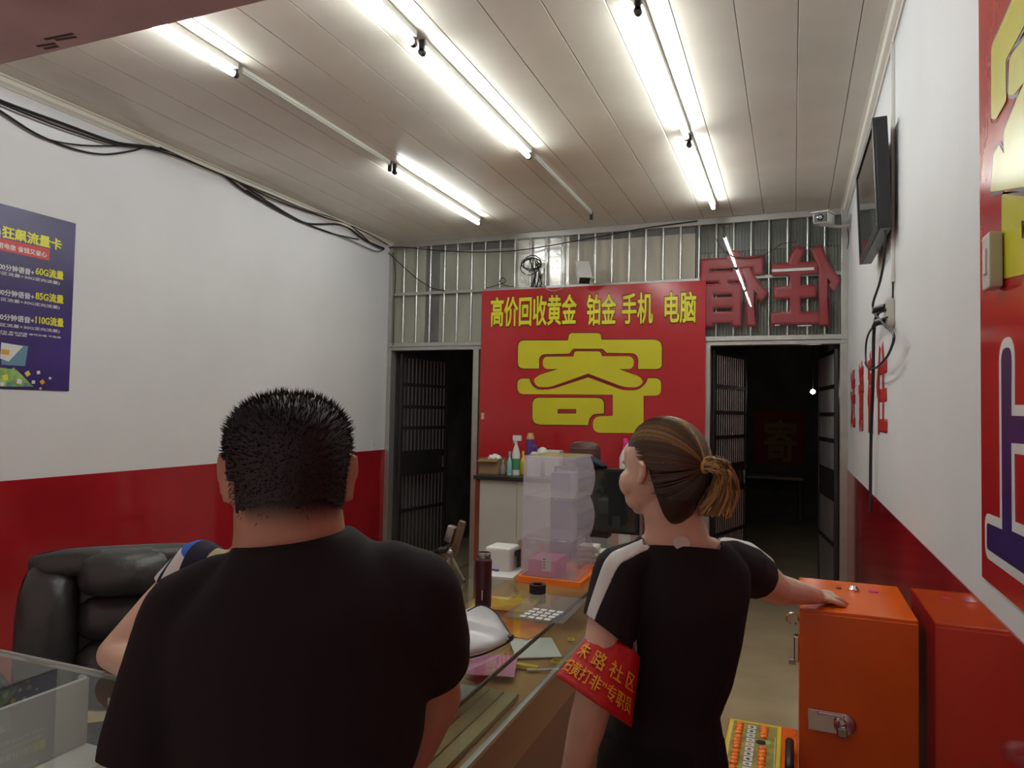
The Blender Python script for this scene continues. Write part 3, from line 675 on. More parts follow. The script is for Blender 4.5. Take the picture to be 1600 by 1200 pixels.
def bin_(z, label):
    t = thing('plastic_bin', label, 'storage bin', (-.93, 2.98, z), 'translucent bins stacked on the orange tray')
    y0, y1 = 2.835, 3.115; xl, xr = -1.062, -.835
    prof = []
    for k in range(9):
        u = k/8; prof.append((xr + .018*math.sin(PI*min(1, u*1.02))**.9 - .012*u, z+.002+u*(BH-.008)))
    wall = .0022
    outer = [(xl, z+.002)] + prof + [(xl+.004, z+BH-.006)]
    g = G(); g.rings([[V((a, y, b)) for a, b in outer] for y in (y0, y0+wall)]); g.obj('front_wall', 'bin', t)
    g = G(); g.rings([[V((a, y, b)) for a, b in outer] for y in (y1-wall, y1)]); g.obj('back_wall', 'bin', t)
    g = G(); g.rings([[V((a, y0+wall, b)), V((a, y1-wall, b)), V((a-wall, y1-wall, b)), V((a-wall, y0+wall, b))] for a, b in prof]); g.obj('curved_side', 'bin', t, True)
    G().box((xl, y0+wall, z+.003), (xl+wall, y1-wall, z+BH-.007)).obj('side_wall', 'bin', t)
    G().box((xl+wall, y0+wall, z+.002), (xr-wall, y1-wall, z+.0045)).obj('floor_plate', 'bin', t)
    g = G(); g.box((xl-.003, y0-.003, z+BH-.008), (xr+.0, y0+.006, z+BH-.001), .001, seg=1); g.box((xl-.003, y1-.006, z+BH-.008), (xr+.0, y1+.003, z+BH-.001), .001, seg=1)
    g.box((xr-.008, y0+.006, z+BH-.008), (xr, y1-.006, z+BH-.001), .001, seg=1); g.box((xl-.003, y0+.006, z+BH-.008), (xl+.005, y1-.006, z+BH-.001), .001, seg=1)
    g.obj('rim', 'bin', t); return t
ZS = ZT_+.013
b1 = bin_(ZS, 'bottom translucent bin of the stack, holding a pink carton'); b2 = bin_(ZS+BH, 'middle translucent bin of the stack on the counter'); b3 = bin_(ZS+2*BH, 'topmost translucent bin of the stack on the counter')
G().box((-1.062, 2.835, ZS+3*BH-.001), (-.845, 3.115, ZS+3*BH+.0015)).obj('lid', 'bin', b3)
pc = thing('pink_carton', 'pink carton with a barcode label inside the bottom bin', 'carton', (-.98, 2.98, ZS))
G().box((-1.05, 2.88, ZS+.006), (-.93, 3.05, ZS+.075), .002).obj('carton', 'lilac', pc)
G().box((-.985, 2.877, ZS+.03), (-.945, 2.8795, ZS+.10)).obj('label', 'whitep', pc)
for k in range(4): G().box((-.982, 2.8760, ZS+.042+k*.012), (-.970, 2.8768, ZS+.047+k*.012)).obj('bar_mark', 'black', pc)
tag(G().box((-1.10, 3.32, ZT_+.0005), (-1.00, 3.46, ZT_+.42), .004).obj('upright_carton', 'blue_carton'), 'tall slate blue carton standing behind the translucent bins', 'carton')
wbx = thing('white_plastic_box', 'white rounded plastic box left of the translucent bins', 'box', (-1.22, 2.98, ZT_))
G().box((-1.275, 2.93, ZT_+.001), (-1.155, 3.06, ZT_+.112), .014, seg=3).obj('body', 'white', wbx, True); G().box((-1.145, 2.985, ZT_+.02), (-1.135, 3.02, ZT_+.10), .003).obj('side_clip', 'black', wbx)
G().box((-1.157, 2.99, ZT_+.07), (-1.143, 3.01, ZT_+.09), .002).obj('hinge', 'black', wbx)
sheet('paper_stack', 'paper', pz(785, 897, ZT_), .15, .2, ZT_+.001, .1, 'loose stack of white papers behind the thermos', 'papers', .010)
sheet('booklet', 'purple', pz(778, 888, ZT_+.012), .07, .10, ZT_+.0112, -.3, 'small blue and white booklet on the white paper stack', 'booklet', .006)
# silver folding reflector
rf = thing('silver_reflector', 'silver white folding reflector cloth with a black rim on the counter', 'reflector', (-.95, 2.1, ZT_))
nu, nv = 36, 14; apex = V((-1.18, 1.80, ZT_+.02))
rim = spline([onz(700, 1042, ZT_+.006), onz(722, 1031, ZT_+.006), onz(755, 1022, ZT_+.006), onz(782, 1010, ZT_+.006), onz(798, 1000, ZT_+.008), onz(797, 992, ZT_+.012), onz(785, 972, ZT_+.03), onz(772, 955, ZT_+.035), onz(752, 946, ZT_+.03), onz(730, 955, ZT_+.03)], 6)
g = G(); rows = []
for j in range(nv+1):
    v = j/nv; row = []
    for i, rpt in enumerate(rim):
        u = i/(len(rim)-1); p = apex.lerp(rpt, v)
        z = ZT_+.006 + .075*math.sin(PI*min(1, v*.98))**.7*math.sin(PI*(.08+.9*u))**.6*(1-.15*v) + .020*v*math.sin(u*26+v*2)*math.sin(PI*v)
        z = max(z, p.z)
        row.append(g.bm.verts.new(V((p.x, p.y, z))))
    rows.append(row)
for j in range(nv):
    for i in range(len(rim)-1): g.bm.faces.new((rows[j][i], rows[j][i+1], rows[j+1][i+1], rows[j+1][i]))
o = g.obj('cloth', 'silver', rf, True); md = o.modifiers.new('thick', 'SOLIDIFY'); md.thickness = .003
G().tube(rim, .0035, 5).obj('rim', 'black', rf, True)
q = onz(796, 997, ZT_+.012); G().box(q-V((.010, .014, .008)), q+V((.010, .014, .010)), .004).obj('corner_clip', 'black', rf)
tb = thing('plastic_tub', 'milky white plastic tub half hidden by the man in the black shirt', 'tub', (-.90, 1.62, ZT_))
x0, x1, y0, y1, z0, z1 = -.99, -.815, 1.58, 1.73, ZT_+.001, ZT_+.085
G().box((x0+.01, y0+.01, z0), (x1-.01, y1-.01, z0+.003)).obj('floor_plate', 'tubw', tb)
for a, b in (((x0, y0, z0), (x1, y0+.003, z1)), ((x0, y1-.003, z0), (x1, y1, z1)), ((x0, y0+.003, z0), (x0+.003, y1-.003, z1)), ((x1-.003, y0+.003, z0), (x1, y1-.003, z1))): G().box(a, b).obj('side_wall', 'tubw', tb)
g = G()
for a, b in (((x0-.006, y0-.006, z1-.008), (x1+.006, y0+.003, z1)), ((x0-.006, y1-.003, z1-.008), (x1+.006, y1+.006, z1)), ((x0-.006, y0+.003, z1-.008), (x0+.003, y1-.003, z1)), ((x1-.003, y0+.003, z1-.008), (x1+.006, y1-.003, z1))): g.box(a, b, .002, seg=1)
g.obj('rim', 'white', tb)
# phone tripod
tpd = thing('phone_tripod', 'phone tripod with a grey clamp and brown head on the counter', 'tripod', (-1.34, 2.72, ZT_))
hub = at(703, 862, 3.0); hub = V((-1.33, 2.70, hub.z))
for a in (.3, 2.4, 4.5):
    G().tube([hub+V((0, 0, -.01)), V((-1.33+.06*math.cos(a), 2.70+.06*math.sin(a), ZT_+.004))], [.007, .006], 8).obj('leg', 'tubesteel', tpd, True)
    G().sphere((-1.33+.06*math.cos(a), 2.70+.06*math.sin(a), ZT_+.006), .007, sub=1).obj('foot', 'black', tpd)
G().sphere(hub, .022).obj('ball_head', 'tubesteel', tpd, True)
RT = Matrix.Translation(hub+V((.012, 0, .06))) @ Matrix.Rotation(.28, 4, 'Y')
G().box((.004, -.012, -.07), (.034, .012, .085), .008, RT).obj('head_arm', 'darkbrown', tpd, True)
G().box((-.034, -.02, -.02), (.002, .02, .05), .006, RT).obj('clamp', 'tubesteel', tpd, True)
G().cyl(hub+V((-.045, -.01, .005)), hub+V((-.01, -.005, .012)), .016, n=12).obj('knob', 'black', tpd, True)
# stacked white bundles
random.seed(11)
def bundle(px, py, n, label):
    c = onz(px, py, ZT_); t = thing('wrapped_bundle', label, 'bundle', (c.x, c.y, ZT_), 'white wrapped bundles on the counter'); z = ZT_
    for k in range(n):
        g = G(); h = random.uniform(.022, .032); g.box((c.x-.042+random.uniform(-.008, .008), c.y-.05, z+.0005), (c.x+.042+random.uniform(-.008, .008), c.y+.05, z+h), .008, seg=2)
        bmesh.ops.subdivide_edges(g.bm, edges=g.bm.edges[:], cuts=1, use_grid_fill=True)
        for v in g.bm.verts:
            if v.co.z > z+.004: v.co += V((random.uniform(-1, 1), random.uniform(-1, 1), random.uniform(-1, .3)))*.004
        g.obj('packet', 'bone', t, True)
        G().box((c.x-.047, c.y-.012, z+.002), (c.x+.047, c.y+.012, z+h*.8), .002).obj('band', 'paper', t)
        z += h
bundle(921, 878, 3, 'taller stack of white wrapped bundles right of the bins'); bundle(950, 879, 2, 'lower stack of white wrapped bundles beside the woman')
tag(G().box((onz(905, 862, ZT_).x-.02, onz(905, 862, ZT_).y, ZT_+.001), (onz(905, 862, ZT_).x+.025, onz(905, 862, ZT_).y+.03, ZT_+.07), .003).obj('white_carton', 'white'), 'tiny white carton between the bins and the wrapped bundles', 'carton')
tag(G().lathe([(.03, 0), (.034, .004), (.034, .03), (.03, .033), (.026, .033), (.026, .01)], (-.885, 3.19, ZT_+.001), 20).obj('round_tin', 'cardb', None, True), 'small brown round tin in front of the wrapped bundles', 'tin')
# black monitor on the far end of the counter
mo = thing('black_monitor', 'black monitor standing at the far end of the long glass counter', 'monitor', (-1.0, 4.0, ZT_))
G().box((-1.30, 3.98, ZT_+.035), (-.80, 4.02, 1.30), .006).obj('housing', 'black', mo); G().box((-1.285, 3.977, ZT_+.05), (-.815, 3.981, 1.285)).obj('screen', 'screen', mo)
G().box((-1.12, 4.0, ZT_+.001), (-.98, 4.1, ZT_+.05), .004).obj('foot', 'black', mo)
G().box((-.795, 3.985, ZT_+.02), (-.775, 4.015, ZT_+.22), .004).obj('side_rail', 'tubesteel', mo)
def cloth_blob(name, c, sx, sy, h, mt, label, cat, seed=1, n=14):
    random.seed(seed); g = G(); q = bmesh.ops.create_icosphere(g.bm, subdivisions=3, radius=1)
    ph = [random.uniform(0, 6) for _ in range(6)]
    for v in q['verts']:
        d = v.co.copy(); k = 1+.16*math.sin(5*d.x+ph[0])*math.sin(4*d.y+ph[1])+.1*math.sin(9*d.x+7*d.z+ph[2])
        v.co = V((c[0]+d.x*sx*k, c[1]+d.y*sy*k, c[2]+max(d.z, -.25)*h*k+.25*h))
    return tag(g.obj(name, mt, None, True), label, cat)
cloth_blob('folded_cloth', (-1.13, 4.0, 1.302), .13, .07, .05, 'navy', 'crumpled dark cloth lying on top of the black monitor', 'cloth', 2)
# ------------------------------------------------------------------ REAR DESK
YD = 5.45; ZD = 1.075
xd0 = ony(741, 742, YD).x
rd = thing('reception_desk', 'white panelled desk with a black top below the red sign', 'desk', (-1.8, 5.8, 0))
G().box((xd0, YD-.02, ZD-.035), (-.95, 6.19, ZD), .006).obj('desktop', 'black', rd)
G().box((xd0+.01, YD, 0), (xd0+.045, 6.17, ZD-.036), .003).obj('side_panel', 'redwood', rd)
for i in range(4):
    a = xd0+.047+i*.335; G().box((a, YD+.012, .02), (a+.332, YD+.03, ZD-.037), .002).obj('front_panel', 'deskwhite', rd)
G().box((xd0+.05, YD+.04, .0), (-1.0, 6.15, ZD-.04)).obj('carcass', 'redwood', rd)
def dx(px, py, Y): q = ony(px, py, Y); return q.x
cb = thing('cardboard_box', 'open cardboard box on the left end of the desk below the sign', 'box', (-2.3, 5.7, ZD))
x0, x1 = dx(748, 735, 5.6), dx(778, 735, 5.6); y0, y1 = 5.6, 5.8; zt = ZD+.13
G().box((x0, y0, ZD+.001), (x1, y1, ZD+.006)).obj('floor_plate', 'cardb', cb)
for a, b in (((x0, y0, ZD+.002), (x1, y0+.005, zt)), ((x0, y1-.005, ZD+.002), (x1, y1, zt)), ((x0, y0+.005, ZD+.002), (x0+.005, y1-.005, zt)), ((x1-.005, y0+.005, ZD+.002), (x1, y1-.005, zt))): G().box(a, b).obj('side', 'cardb', cb)
G().box((x0, y0-.06, zt-.022), (x1, y0, zt-.016), mtx=None).obj('flap', 'cardb', cb)
cloth_blob('wrapping_paper', ((x0+x1)/2+.02, 5.7, zt-.01), .06, .05, .035, 'paper', 'crumpled white paper sticking out of the cardboard box', 'paper', 4)
def bottle(name, px, Y, base_r, h, body, cap, label, shape='plain', capz=None):
    x = dx(px, 735, Y); t = thing(name, label, 'bottle', (x, Y, ZD))
    if shape == 'can': G().lathe([(base_r, .001), (base_r, h*.9), (base_r*.8, h*.94), (base_r*.75, h)], (x, Y, ZD), 20).obj('body', body, t, True); G().lathe([(base_r*1.01, h*.45), (base_r*1.01, h*.85)], (x, Y, ZD), 20).obj('label_band', cap, t, True)
    else:
        G().lathe([(base_r, .001), (base_r*1.05, h*.08), (base_r*1.05, h*.55), (base_r*.6, h*.70), (base_r*.36, h*.76), (base_r*.36, h*.82)], (x, Y, ZD), 20).obj('body', body, t, True)
        if shape == 'spray':
            g = G(); g.box((x-.03, Y-.014, ZD+h*.86), (x+.045, Y+.014, ZD+h), .006); g.cyl((x-.005, Y, ZD+h*.8), (x-.005, Y, ZD+h*.9), .014, n=10); g.obj('spray_head', cap, t); G().tube([(x-.022, Y, ZD+h*.9), (x-.03, Y, ZD+h*.8), (x-.022, Y, ZD+h*.76)], .004, 6).obj('trigger', 'green', t)
            G().lathe([(base_r*1.07, h*.14), (base_r*1.07, h*.42)], (x, Y, ZD), 20).obj('label_band', 'green', t, True)
        else: G().lathe([(base_r*.42, h*.80), (base_r*.46, h*.81), (base_r*.46, h*.97), (base_r*.4, h)], (x, Y, ZD), 16).obj('cap', cap, t, True)
    return t
bottle('spray_bottle', 806, 5.62, .032, .335, 'white', 'white', 'white trigger spray bottle with a green label on the desk', 'spray')
bottle('spray_can', 828, 5.85, .034, .35, 'gold2', 'purple', 'tan aerosol can with a purple band behind the translucent bins', 'can')
bottle('lotion_bottle', 834, 5.62, .055, .26, 'white', 'purple', 'white jar with a purple cap behind the topmost bin')
bottle('small_bottle', 817, 5.72, .024, .20, 'yborder', 'yborder', 'small yellow bottle beside the white spray bottle')
bottle('green_bottle', 796, 5.58, .020, .20, 'teal', 'teal', 'turquoise bottle between the cardboard box and the spray bottle')
bottle('clear_bottle', 786, 5.66, .022, .12, 'tubw', 'offwhite', 'small clear bottle beside the cardboard box')
bottle('detergent_bottle', 977, 5.6, .045, .34, 'white', 'pink', 'white bottle with a bright pink cap just left of the woman')
x_ = dx(868, 715, 5.75); tag(G().box((x_-.08, 5.7, ZD+.001), (x_+.05, 5.82, ZD+.215), .008).obj('white_carton', 'white'), 'white carton behind the topmost translucent bin', 'carton')
x_ = dx(856, 715, 5.85); tag(G().lathe([(.04, 0.001), (.05, .03), (.05, .2), (.03, .22), (.012, .23)], (x_-.06, 5.88, ZD), 18).obj('white_jar', 'whitep', None, True), 'white round jar beside the white carton behind the bins', 'jar')
bcx = dx(925, 715, 5.55)
bch = thing('brown_chair', 'brown leather chair back standing against the red sign', 'chair', (bcx, 5.2, 0))
g = G(); w2 = .125; ztop = 1.385; zlow = .95
pts = [(-w2, zlow), (-w2, ztop-.05, .05), (-w2*.8, ztop-.005, .04), (0, ztop+.012, .1), (w2*.8, ztop-.005, .04), (w2, ztop-.06, .05), (w2, zlow)]
pr = rounded(pts)
g.rings([[V((bcx+p[0]*s, 5.30+y, (p[1]-1.2)*s+1.2)) for p in pr] for y, s in ((0, .92), (.012, 1), (.05, 1), (.062, .94))]); g.obj('backrest', 'brownleather', bch, True)
G().box((bcx-.10, 5.29, 1.20), (bcx+.10, 5.305, 1.34), .007, seg=3).obj('back_pad', 'brownleather', bch, True)
G().box((bcx-.2, 4.9, .45), (bcx+.2, 5.34, .54), .03, seg=3).obj('seat', 'brownleather', bch, True)
G().box((bcx-.03, 5.33, .5), (bcx+.03, 5.36, 1.0), .005).obj('back_strut', 'black', bch)
for sx in (-.18, .15):
    for sy in (4.93, 5.29): G().box((bcx+sx, sy, 0), (bcx+sx+.03, sy+.03, .46), .003).obj('leg', 'redwood', bch)
cloth_blob('yellow_rag', (dx(922, 735, 5.4)-.0, 5.30+.02, 1.14) if False else (dx(918, 735, 5.6), 5.62, ZD+.005), .05, .05, .05, 'yborder', 'small yellow rag beside the brown chair back', 'cloth', 8)
# ------------------------------------------------------------------ ORANGE CABINET
oc = thing('orange_cabinet', 'tall orange steel cabinet with a hasp latch against the right wall', 'cabinet', (.2, 2.95, 0))
X0, X1, Y0, Y1, ZO = .024, .380, 2.65, 3.15, .965
G().box((X0, Y0, .02), (X1, Y1, ZO), .004).obj('body', 'orange', oc)
G().box((X0-.001, Y0-.004, .05), (X1+.0, Y0-.0005, ZO-.012), .0015, seg=1).obj('door', 'orange', oc)
G().lathe([(.020, 0), (.020, .006), (.015, .010), (.013, .016), (.006, .020)], (.215, 3.00, ZO), 20).obj('push_button', 'chrome', oc, True)
G().lathe([(.016, 0), (.015, .004), (.008, .006)], (.285, 3.01, ZO), 14).obj('pink_sticker', 'pink', oc, True)
G().lathe([(.010, 0), (.009, .003)], (.165, 3.01, ZO), 12).obj('screw', 'maroon', oc, True)
hp = [onx, ony]
ha = ony(1262, 1106, Y0-.006); hb = ony(1330, 1134, Y0-.006)
hs = G().box((ha.x, Y0-.010, ha.z-.070), (hb.x-.015, Y0-.0045, ha.z), .002).obj('hasp', 'chrome', oc)
G().lathe([(.035, 0), (.035, .005), (.031, .007)], n=20, mtx=Matrix.Translation((hb.x-.020, Y0-.0045, ha.z-.035)) @ Matrix.Rotation(PI/2, 4, 'X')).obj('rosette', 'chrome', hs, True)
G().box((ha.x+.03, Y0-.018, (ha.z+hb.z)/2+.004), (hb.x-.02, Y0-.010, (ha.z+hb.z)/2+.016), .003).obj('bolt', 'chrome', hs)
pl = (hb.x-.028, Y0-.02, (ha.z+hb.z)/2-.012)
G().tube([(pl[0]+.012*math.cos(t), pl[1], pl[2]+.012*math.sin(t)) for t in [k*PI/6 for k in range(12)]], .003, 5, True).obj('staple', 'chrome', hs, True)
G().box((pl[0]-.016, pl[1]-.008, pl[2]-.042), (pl[0]+.016, pl[1]+.008, pl[2]-.012), .004).obj('padlock', 'tubesteel', hs)
# fittings on its left side
rg = ony(1238, 966, 2.80)
G().tube([(X0-.022+.020*math.cos(t), rg.y, rg.z+.020*math.sin(t)) for t in [k*PI/8 for k in range(16)]], .0035, 5, True).obj('ring_pull', 'chrome', oc, True)
lk = ony(1243, 1012, 2.80)
G().box((X0-.018, lk.y-.02, lk.z-.045), (X0, lk.y+.02, lk.z+.045), .004).obj('side_latch', 'chrome', oc)
G().box((X0-.034, lk.y-.012, lk.z-.058), (X0-.012, lk.y+.012, lk.z-.040), .003).obj('latch_tab', 'tubesteel', oc)
# low orange machine with the button panel
sm = thing('button_machine', 'low orange machine with rows of orange buttons beside the cabinet', 'game machine', (-.1, 2.5, 0))
SX0, SX1, SY0, SY1, SZ = -.215, .020, 2.12, 2.79, .50
G().box((SX0, SY0, .01), (SX1, SY1, SZ), .004).obj('body', 'orange', sm)
pn = G().box((SX0+.004, SY0+.02, SZ), (-.033, SY1-.012, SZ+.004), .0015, seg=1).obj('panel', 'yborder', sm)
G().box((SX0+.020, SY0+.04, SZ+.004), (-.047, SY1-.03, SZ+.0052)).obj('print_field', 'olive', pn)
G().box((SX0+.014, SY0+.04, SZ+.004), (SX0+.0165, SY1-.03, SZ+.0058)).obj('print_line', 'whitep', pn); G().box((-.053, SY0+.04, SZ+.005), (-.051, SY1-.12, SZ+.0062)).obj('print_line', 'whitep', pn)
bt0 = G().lathe([(.0135, 0), (.0135, .004), (.010, .008), (.004, .0095)], (SX0+.042, 2.735, SZ+.0052), 14).obj('button', 'obutton', pn, True)
y = 2.735; k = 0
spots = [(0, -i*.026-(.010*(i//4))) for i in range(1, 20)] + [(.083, -i*.026) for i in range(4)] + [(.083, -.17-i*.028) for i in range(14)]
for dx_, dy_ in spots: share(bt0, 'button', pn, (dx_, dy_, 0))
ic = ['maroon', 'black', 'steelblue', 'grass', 'obutton', 'purple']
tl0 = None
for i in range(15):
    yy = 2.725-i*.036; xx = SX0+.070
    if tl0 is None: tl0 = G().box((xx, yy-.014, SZ+.0052), (xx+.027, yy+.014, SZ+.0068)).obj('picture_tile', 'whitep', pn)
    else: share(tl0, 'picture_tile', pn, (0, -i*.036, 0))
    G().lathe([(.007, 0), (.006, .0007)], (xx+.0135, yy, SZ+.0068), 8).obj('picture_mark', ic[i % 6], pn)
G().lathe([(.018, 0), (.016, .002), (.006, .003)], (SX0+.118, 2.615, SZ+.0052), 10).obj('picture_mark', 'navy', pn); G().lathe([(.014, 0), (.012, .002)], (SX0+.140, 2.62, SZ+.0052), 9).obj('picture_mark', 'grass', pn)
g = G(); g.tube(spline([(-.006, 2.60, SZ), (-.006, 2.59, SZ+.03), (-.006, 2.56, SZ+.042), (-.006, 2.44, SZ+.042), (-.006, 2.41, SZ+.03), (-.006, 2.40, SZ)], 4), .014, 10); g.obj('handle', 'steelblue' if False else 'black', sm, True)
for yy in (2.585, 2.425): G().sphere((-.012, yy, SZ+.034), .0045, sub=1).obj('rivet', 'chrome', sm, True)
# ------------------------------------------------------------------ OFFICE CHAIR
ch = thing('office_chair', 'black leather office chair behind the glass counter', 'chair', (0, 0, 0))
cc = at(196, 940, 2.56)
def cushion(name, a, b, bev, lean=0): return G().box(a, b, bev, seg=4).obj(name, 'leather', ch, True)
def shell(name, rows, mt, par):            # loft across x of (x, y_front, y_back, z0, z1)
    g = G(); g.rings([[V(p) for p in r] for r in rows]); return g.obj(name, mt, par, True)
def pad(name, x0, x1, z0, z1, y, th, bul, par, nx=10, nz=8, tilt=0, taper=0):
    g = G(); grid = {}
    for s, sgn_ in (('f', -1), ('b', 1)):
        for i in range(nx+1):
            for j in range(nz+1):
                u, v = i/nx, j/nz; e = min(1, (4*u*(1-u))**.28 * (4*v*(1-v))**.28)
                x = x0+(x1-x0)*u; z = z0+(z1-z0)*v
                cu_, cv_ = 2*u-1, 2*v-1; x = (x0+x1)/2+(x1-x0)/2*cu_*math.sqrt(1-.34*cv_**4); z = (z0+z1)/2+(z1-z0)/2*cv_*math.sqrt(1-.34*cu_**4)
                yy = y + tilt*(z-1.0) + sgn_*(th*.5*e + (bul*math.sin(PI*u)*math.sin(PI*v) if sgn_ < 0 else 0))
                if sgn_ < 0: yy -= .004*math.sin(u*17+v*3)*math.sin(v*11)*e
                grid[s, i, j] = V((x, yy, z))
    vs = {k: g.bm.verts.new(p) for k, p in grid.items()}
    for s in 'fb':
        for i in range(nx):
            for j in range(nz): g.bm.faces.new([vs[s, i, j], vs[s, i+1, j], vs[s, i+1, j+1], vs[s, i, j+1]])
    for i in range(nx):
        for j in (0, nz): g.bm.faces.new([vs['f', i, j], vs['f', i+1, j], vs['b', i+1, j], vs['b', i, j]])
    for j in range(nz):
        for i in (0, nx): g.bm.faces.new([vs['f', i, j], vs['f', i, j+1], vs['b', i, j+1], vs['b', i, j]])
    return g.obj(name, 'leather', par, True)
ZK = 1.10
pad('back_shell', -.30, .30, .52, ZK-.03, .065, .10, 0, ch, tilt=.06)
pad('side_bolster', -.315, -.135, .50, ZK-.045, 0, .15, .025, ch, tilt=.06)
pad('side_bolster', .135, .315, .50, ZK-.045, 0, .15, .025, ch, tilt=.06)
pad('headrest', -.145, .145, .93, ZK, -.008, .16, .03, ch, tilt=.06)
pad('top_roll', -.29, .29, ZK-.10, ZK+.004, .02, .13, .0, ch, tilt=.06)
pad('back_cushion', -.14, .14, .775, .94, 0, .11, .015, ch, tilt=.06)
pad('lumbar_cushion', -.14, .14, .54, .79, -.01, .14, .03, ch, tilt=.06)
pad('seat', -.29, .29, .40, .53, -.24, .48, 0, ch)
for s in (-1, 1):
    G().tube(spline([(s*.33, .0, .60), (s*.36, -.05, .70), (s*.36, -.25, .70), (s*.34, -.36, .62), (s*.30, -.38, .46)], 5), .028, 10).obj('armrest', 'black', ch, True)
G().cyl((0, -.28, .12), (0, -.28, .41), .03, n=14).obj('gas_lift', 'tubesteel', ch, True)
for k in range(5):
    a = k*2*PI/5; e = V((.29*math.cos(a), -.28+.29*math.sin(a), .07))
    G().tube([V((0, -.28, .12)), e], [.03, .02], 8).obj('base_leg', 'black', ch, True); G().sphere(e-V((0, 0, .035)), .034, sub=2).obj('caster', 'black', ch, True)
ch.location = (cc.x, cc.y, 0); ch.rotation_euler = (0, 0, math.radians(44)); ch.scale = (1.06, 1.06, 1.0)
# ------------------------------------------------------------------ PEOPLE
def ell(c, u, v, n=24, e=2.0):
    out = []
    for k in range(n):
        a = 2*PI*k/n; ca, sa = math.cos(a), math.sin(a)
        out.append(c + u*math.copysign(abs(ca)**(2/e), ca) + v*math.copysign(abs(sa)**(2/e), sa))
    return out
class Blob:
    def __init__(s): s.g = G()
    def loft(s, rings, e=2.0):
        s.g.rings([ell(c, u, v, 24, e) for c, u, v in rings]); return s
    def limb(s, pts, rad):
        pts = [V(p) for p in pts]
        for i in range(len(pts)-1):
            if (pts[i+1]-pts[i]).length > 1e-5: s.g.tube([pts[i], pts[i+1]], [rad[i], rad[i+1]], 14)
        for p, r in zip(pts, rad): s.g.sphere(p, r, sub=2)
        return s
    def ball(s, c, r, sc3=(1, 1, 1), mtx=None): s.g.sphere(c, r, sc3, 2, mtx); return s
    def mesh(s, name, voxel=.007, it=6, fac=.5):
        me = s.g.mesh(name); o = bpy.data.objects.new('tmp', me); COL.objects.link(o)
        r = o.modifiers.new('r', 'REMESH'); r.mode = 'VOXEL'; r.voxel_size = voxel; r.adaptivity = 0
        q = o.modifiers.new('s', 'SMOOTH'); q.iterations = it; q.factor = fac
        dg = bpy.context.evaluated_depsgraph_get(); dg.update()
        out = bpy.data.meshes.new_from_object(o.evaluated_get(dg)); bpy.data.objects.remove(o); bpy.data.meshes.remove(me)
        for p in out.polygons: p.use_smooth = True
        return out
def frame_at(px):
    d = ray(px, 640); f = V((d.x, d.y, 0)).normalized(); return f, V((f.y, -f.x, 0))
HEADP = [(0, .058, .018, .018), (.010, .054, .032, .030), (.03, .043, .050, .046), (.055, .028, .068, .058), (.08, .013, .084, .066), (.11, .000, .095, .071), (.14, -.004, .100, .0755), (.165, -.005, .097, .075), (.19, -.006, .085, .066), (.208, -.006, .064, .050), (.219, -.006, .038, .030), (.223, -.006, .012, .010)]
def head(bl, chin, ang, s=1.0, wide=1.0, ears=True, full=0):
    """chin: point below the head centre at chin height; ang: facing, radians left of +Y"""
    f = V((-math.sin(ang), math.cos(ang), 0)); r = V((f.y, -f.x, 0)); up = V((0, 0, 1))
    P = lambda x, y, z: chin + (r*x*wide + f*y + up*z)*s
    bl.loft([(P(0, yc, z), r*rx*wide*s, f*ry*s) for z, yc, ry, rx in HEADP])
    bl.limb([P(0, .090, .118), P(0, .102, .085)], [.008*s, .0115*s]); bl.ball(P(.010, .093, .081), .009*s); bl.ball(P(-.010, .093, .081), .009*s)   # nose
    bl.ball(P(0, .088, .052), .018*s, (1.25, .8, .45)); bl.ball(P(0, .086, .043), .017*s, (1.2, .8, .5))       # lips
    bl.ball(P(0, .072, .015), .021*s)                                                                          # chin
    for k in (-1, 1):
        if full: bl.ball(P(k*.040, .056, .078), .036*s, (1, .9, 1.1)); bl.ball(P(k*.036, .056, .150), .028*s, (1, .8, 1.2)); bl.ball(P(k*.032, .050, .040), .030*s)
        bl.ball(P(k*.034, .070, .128), .022*s, (1.1, .7, .5)); bl.ball(P(k*.040, .062, .085), .027*s)       # brow, cheek
        if ears:
            for (y_, z_, q) in ((-.004, .088, .010), (-.010, .102, .012), (-.015, .118, .0135), (-.013, .132, .012)): bl.ball(P(k*.0775, y_, z_), q*s, (.8, 1, 1))
            bl.limb([P(k*.083, -.006, .134), P(k*.088, -.026, .128), P(k*.086, -.026, .108), P(k*.080, -.010, .088)], [.0055*s, .006*s, .006*s, .006*s])
    return P
def eyes(P, parent, s=1.0):
    for k in (-1, 1):
        e = G().sphere(P(k*.032, .078, .112), .0118*s).obj('eye', 'eye', parent, True); G().sphere(P(k*.032, .0868, .112), .0055*s, sub=1).obj('iris', 'black', e, True)
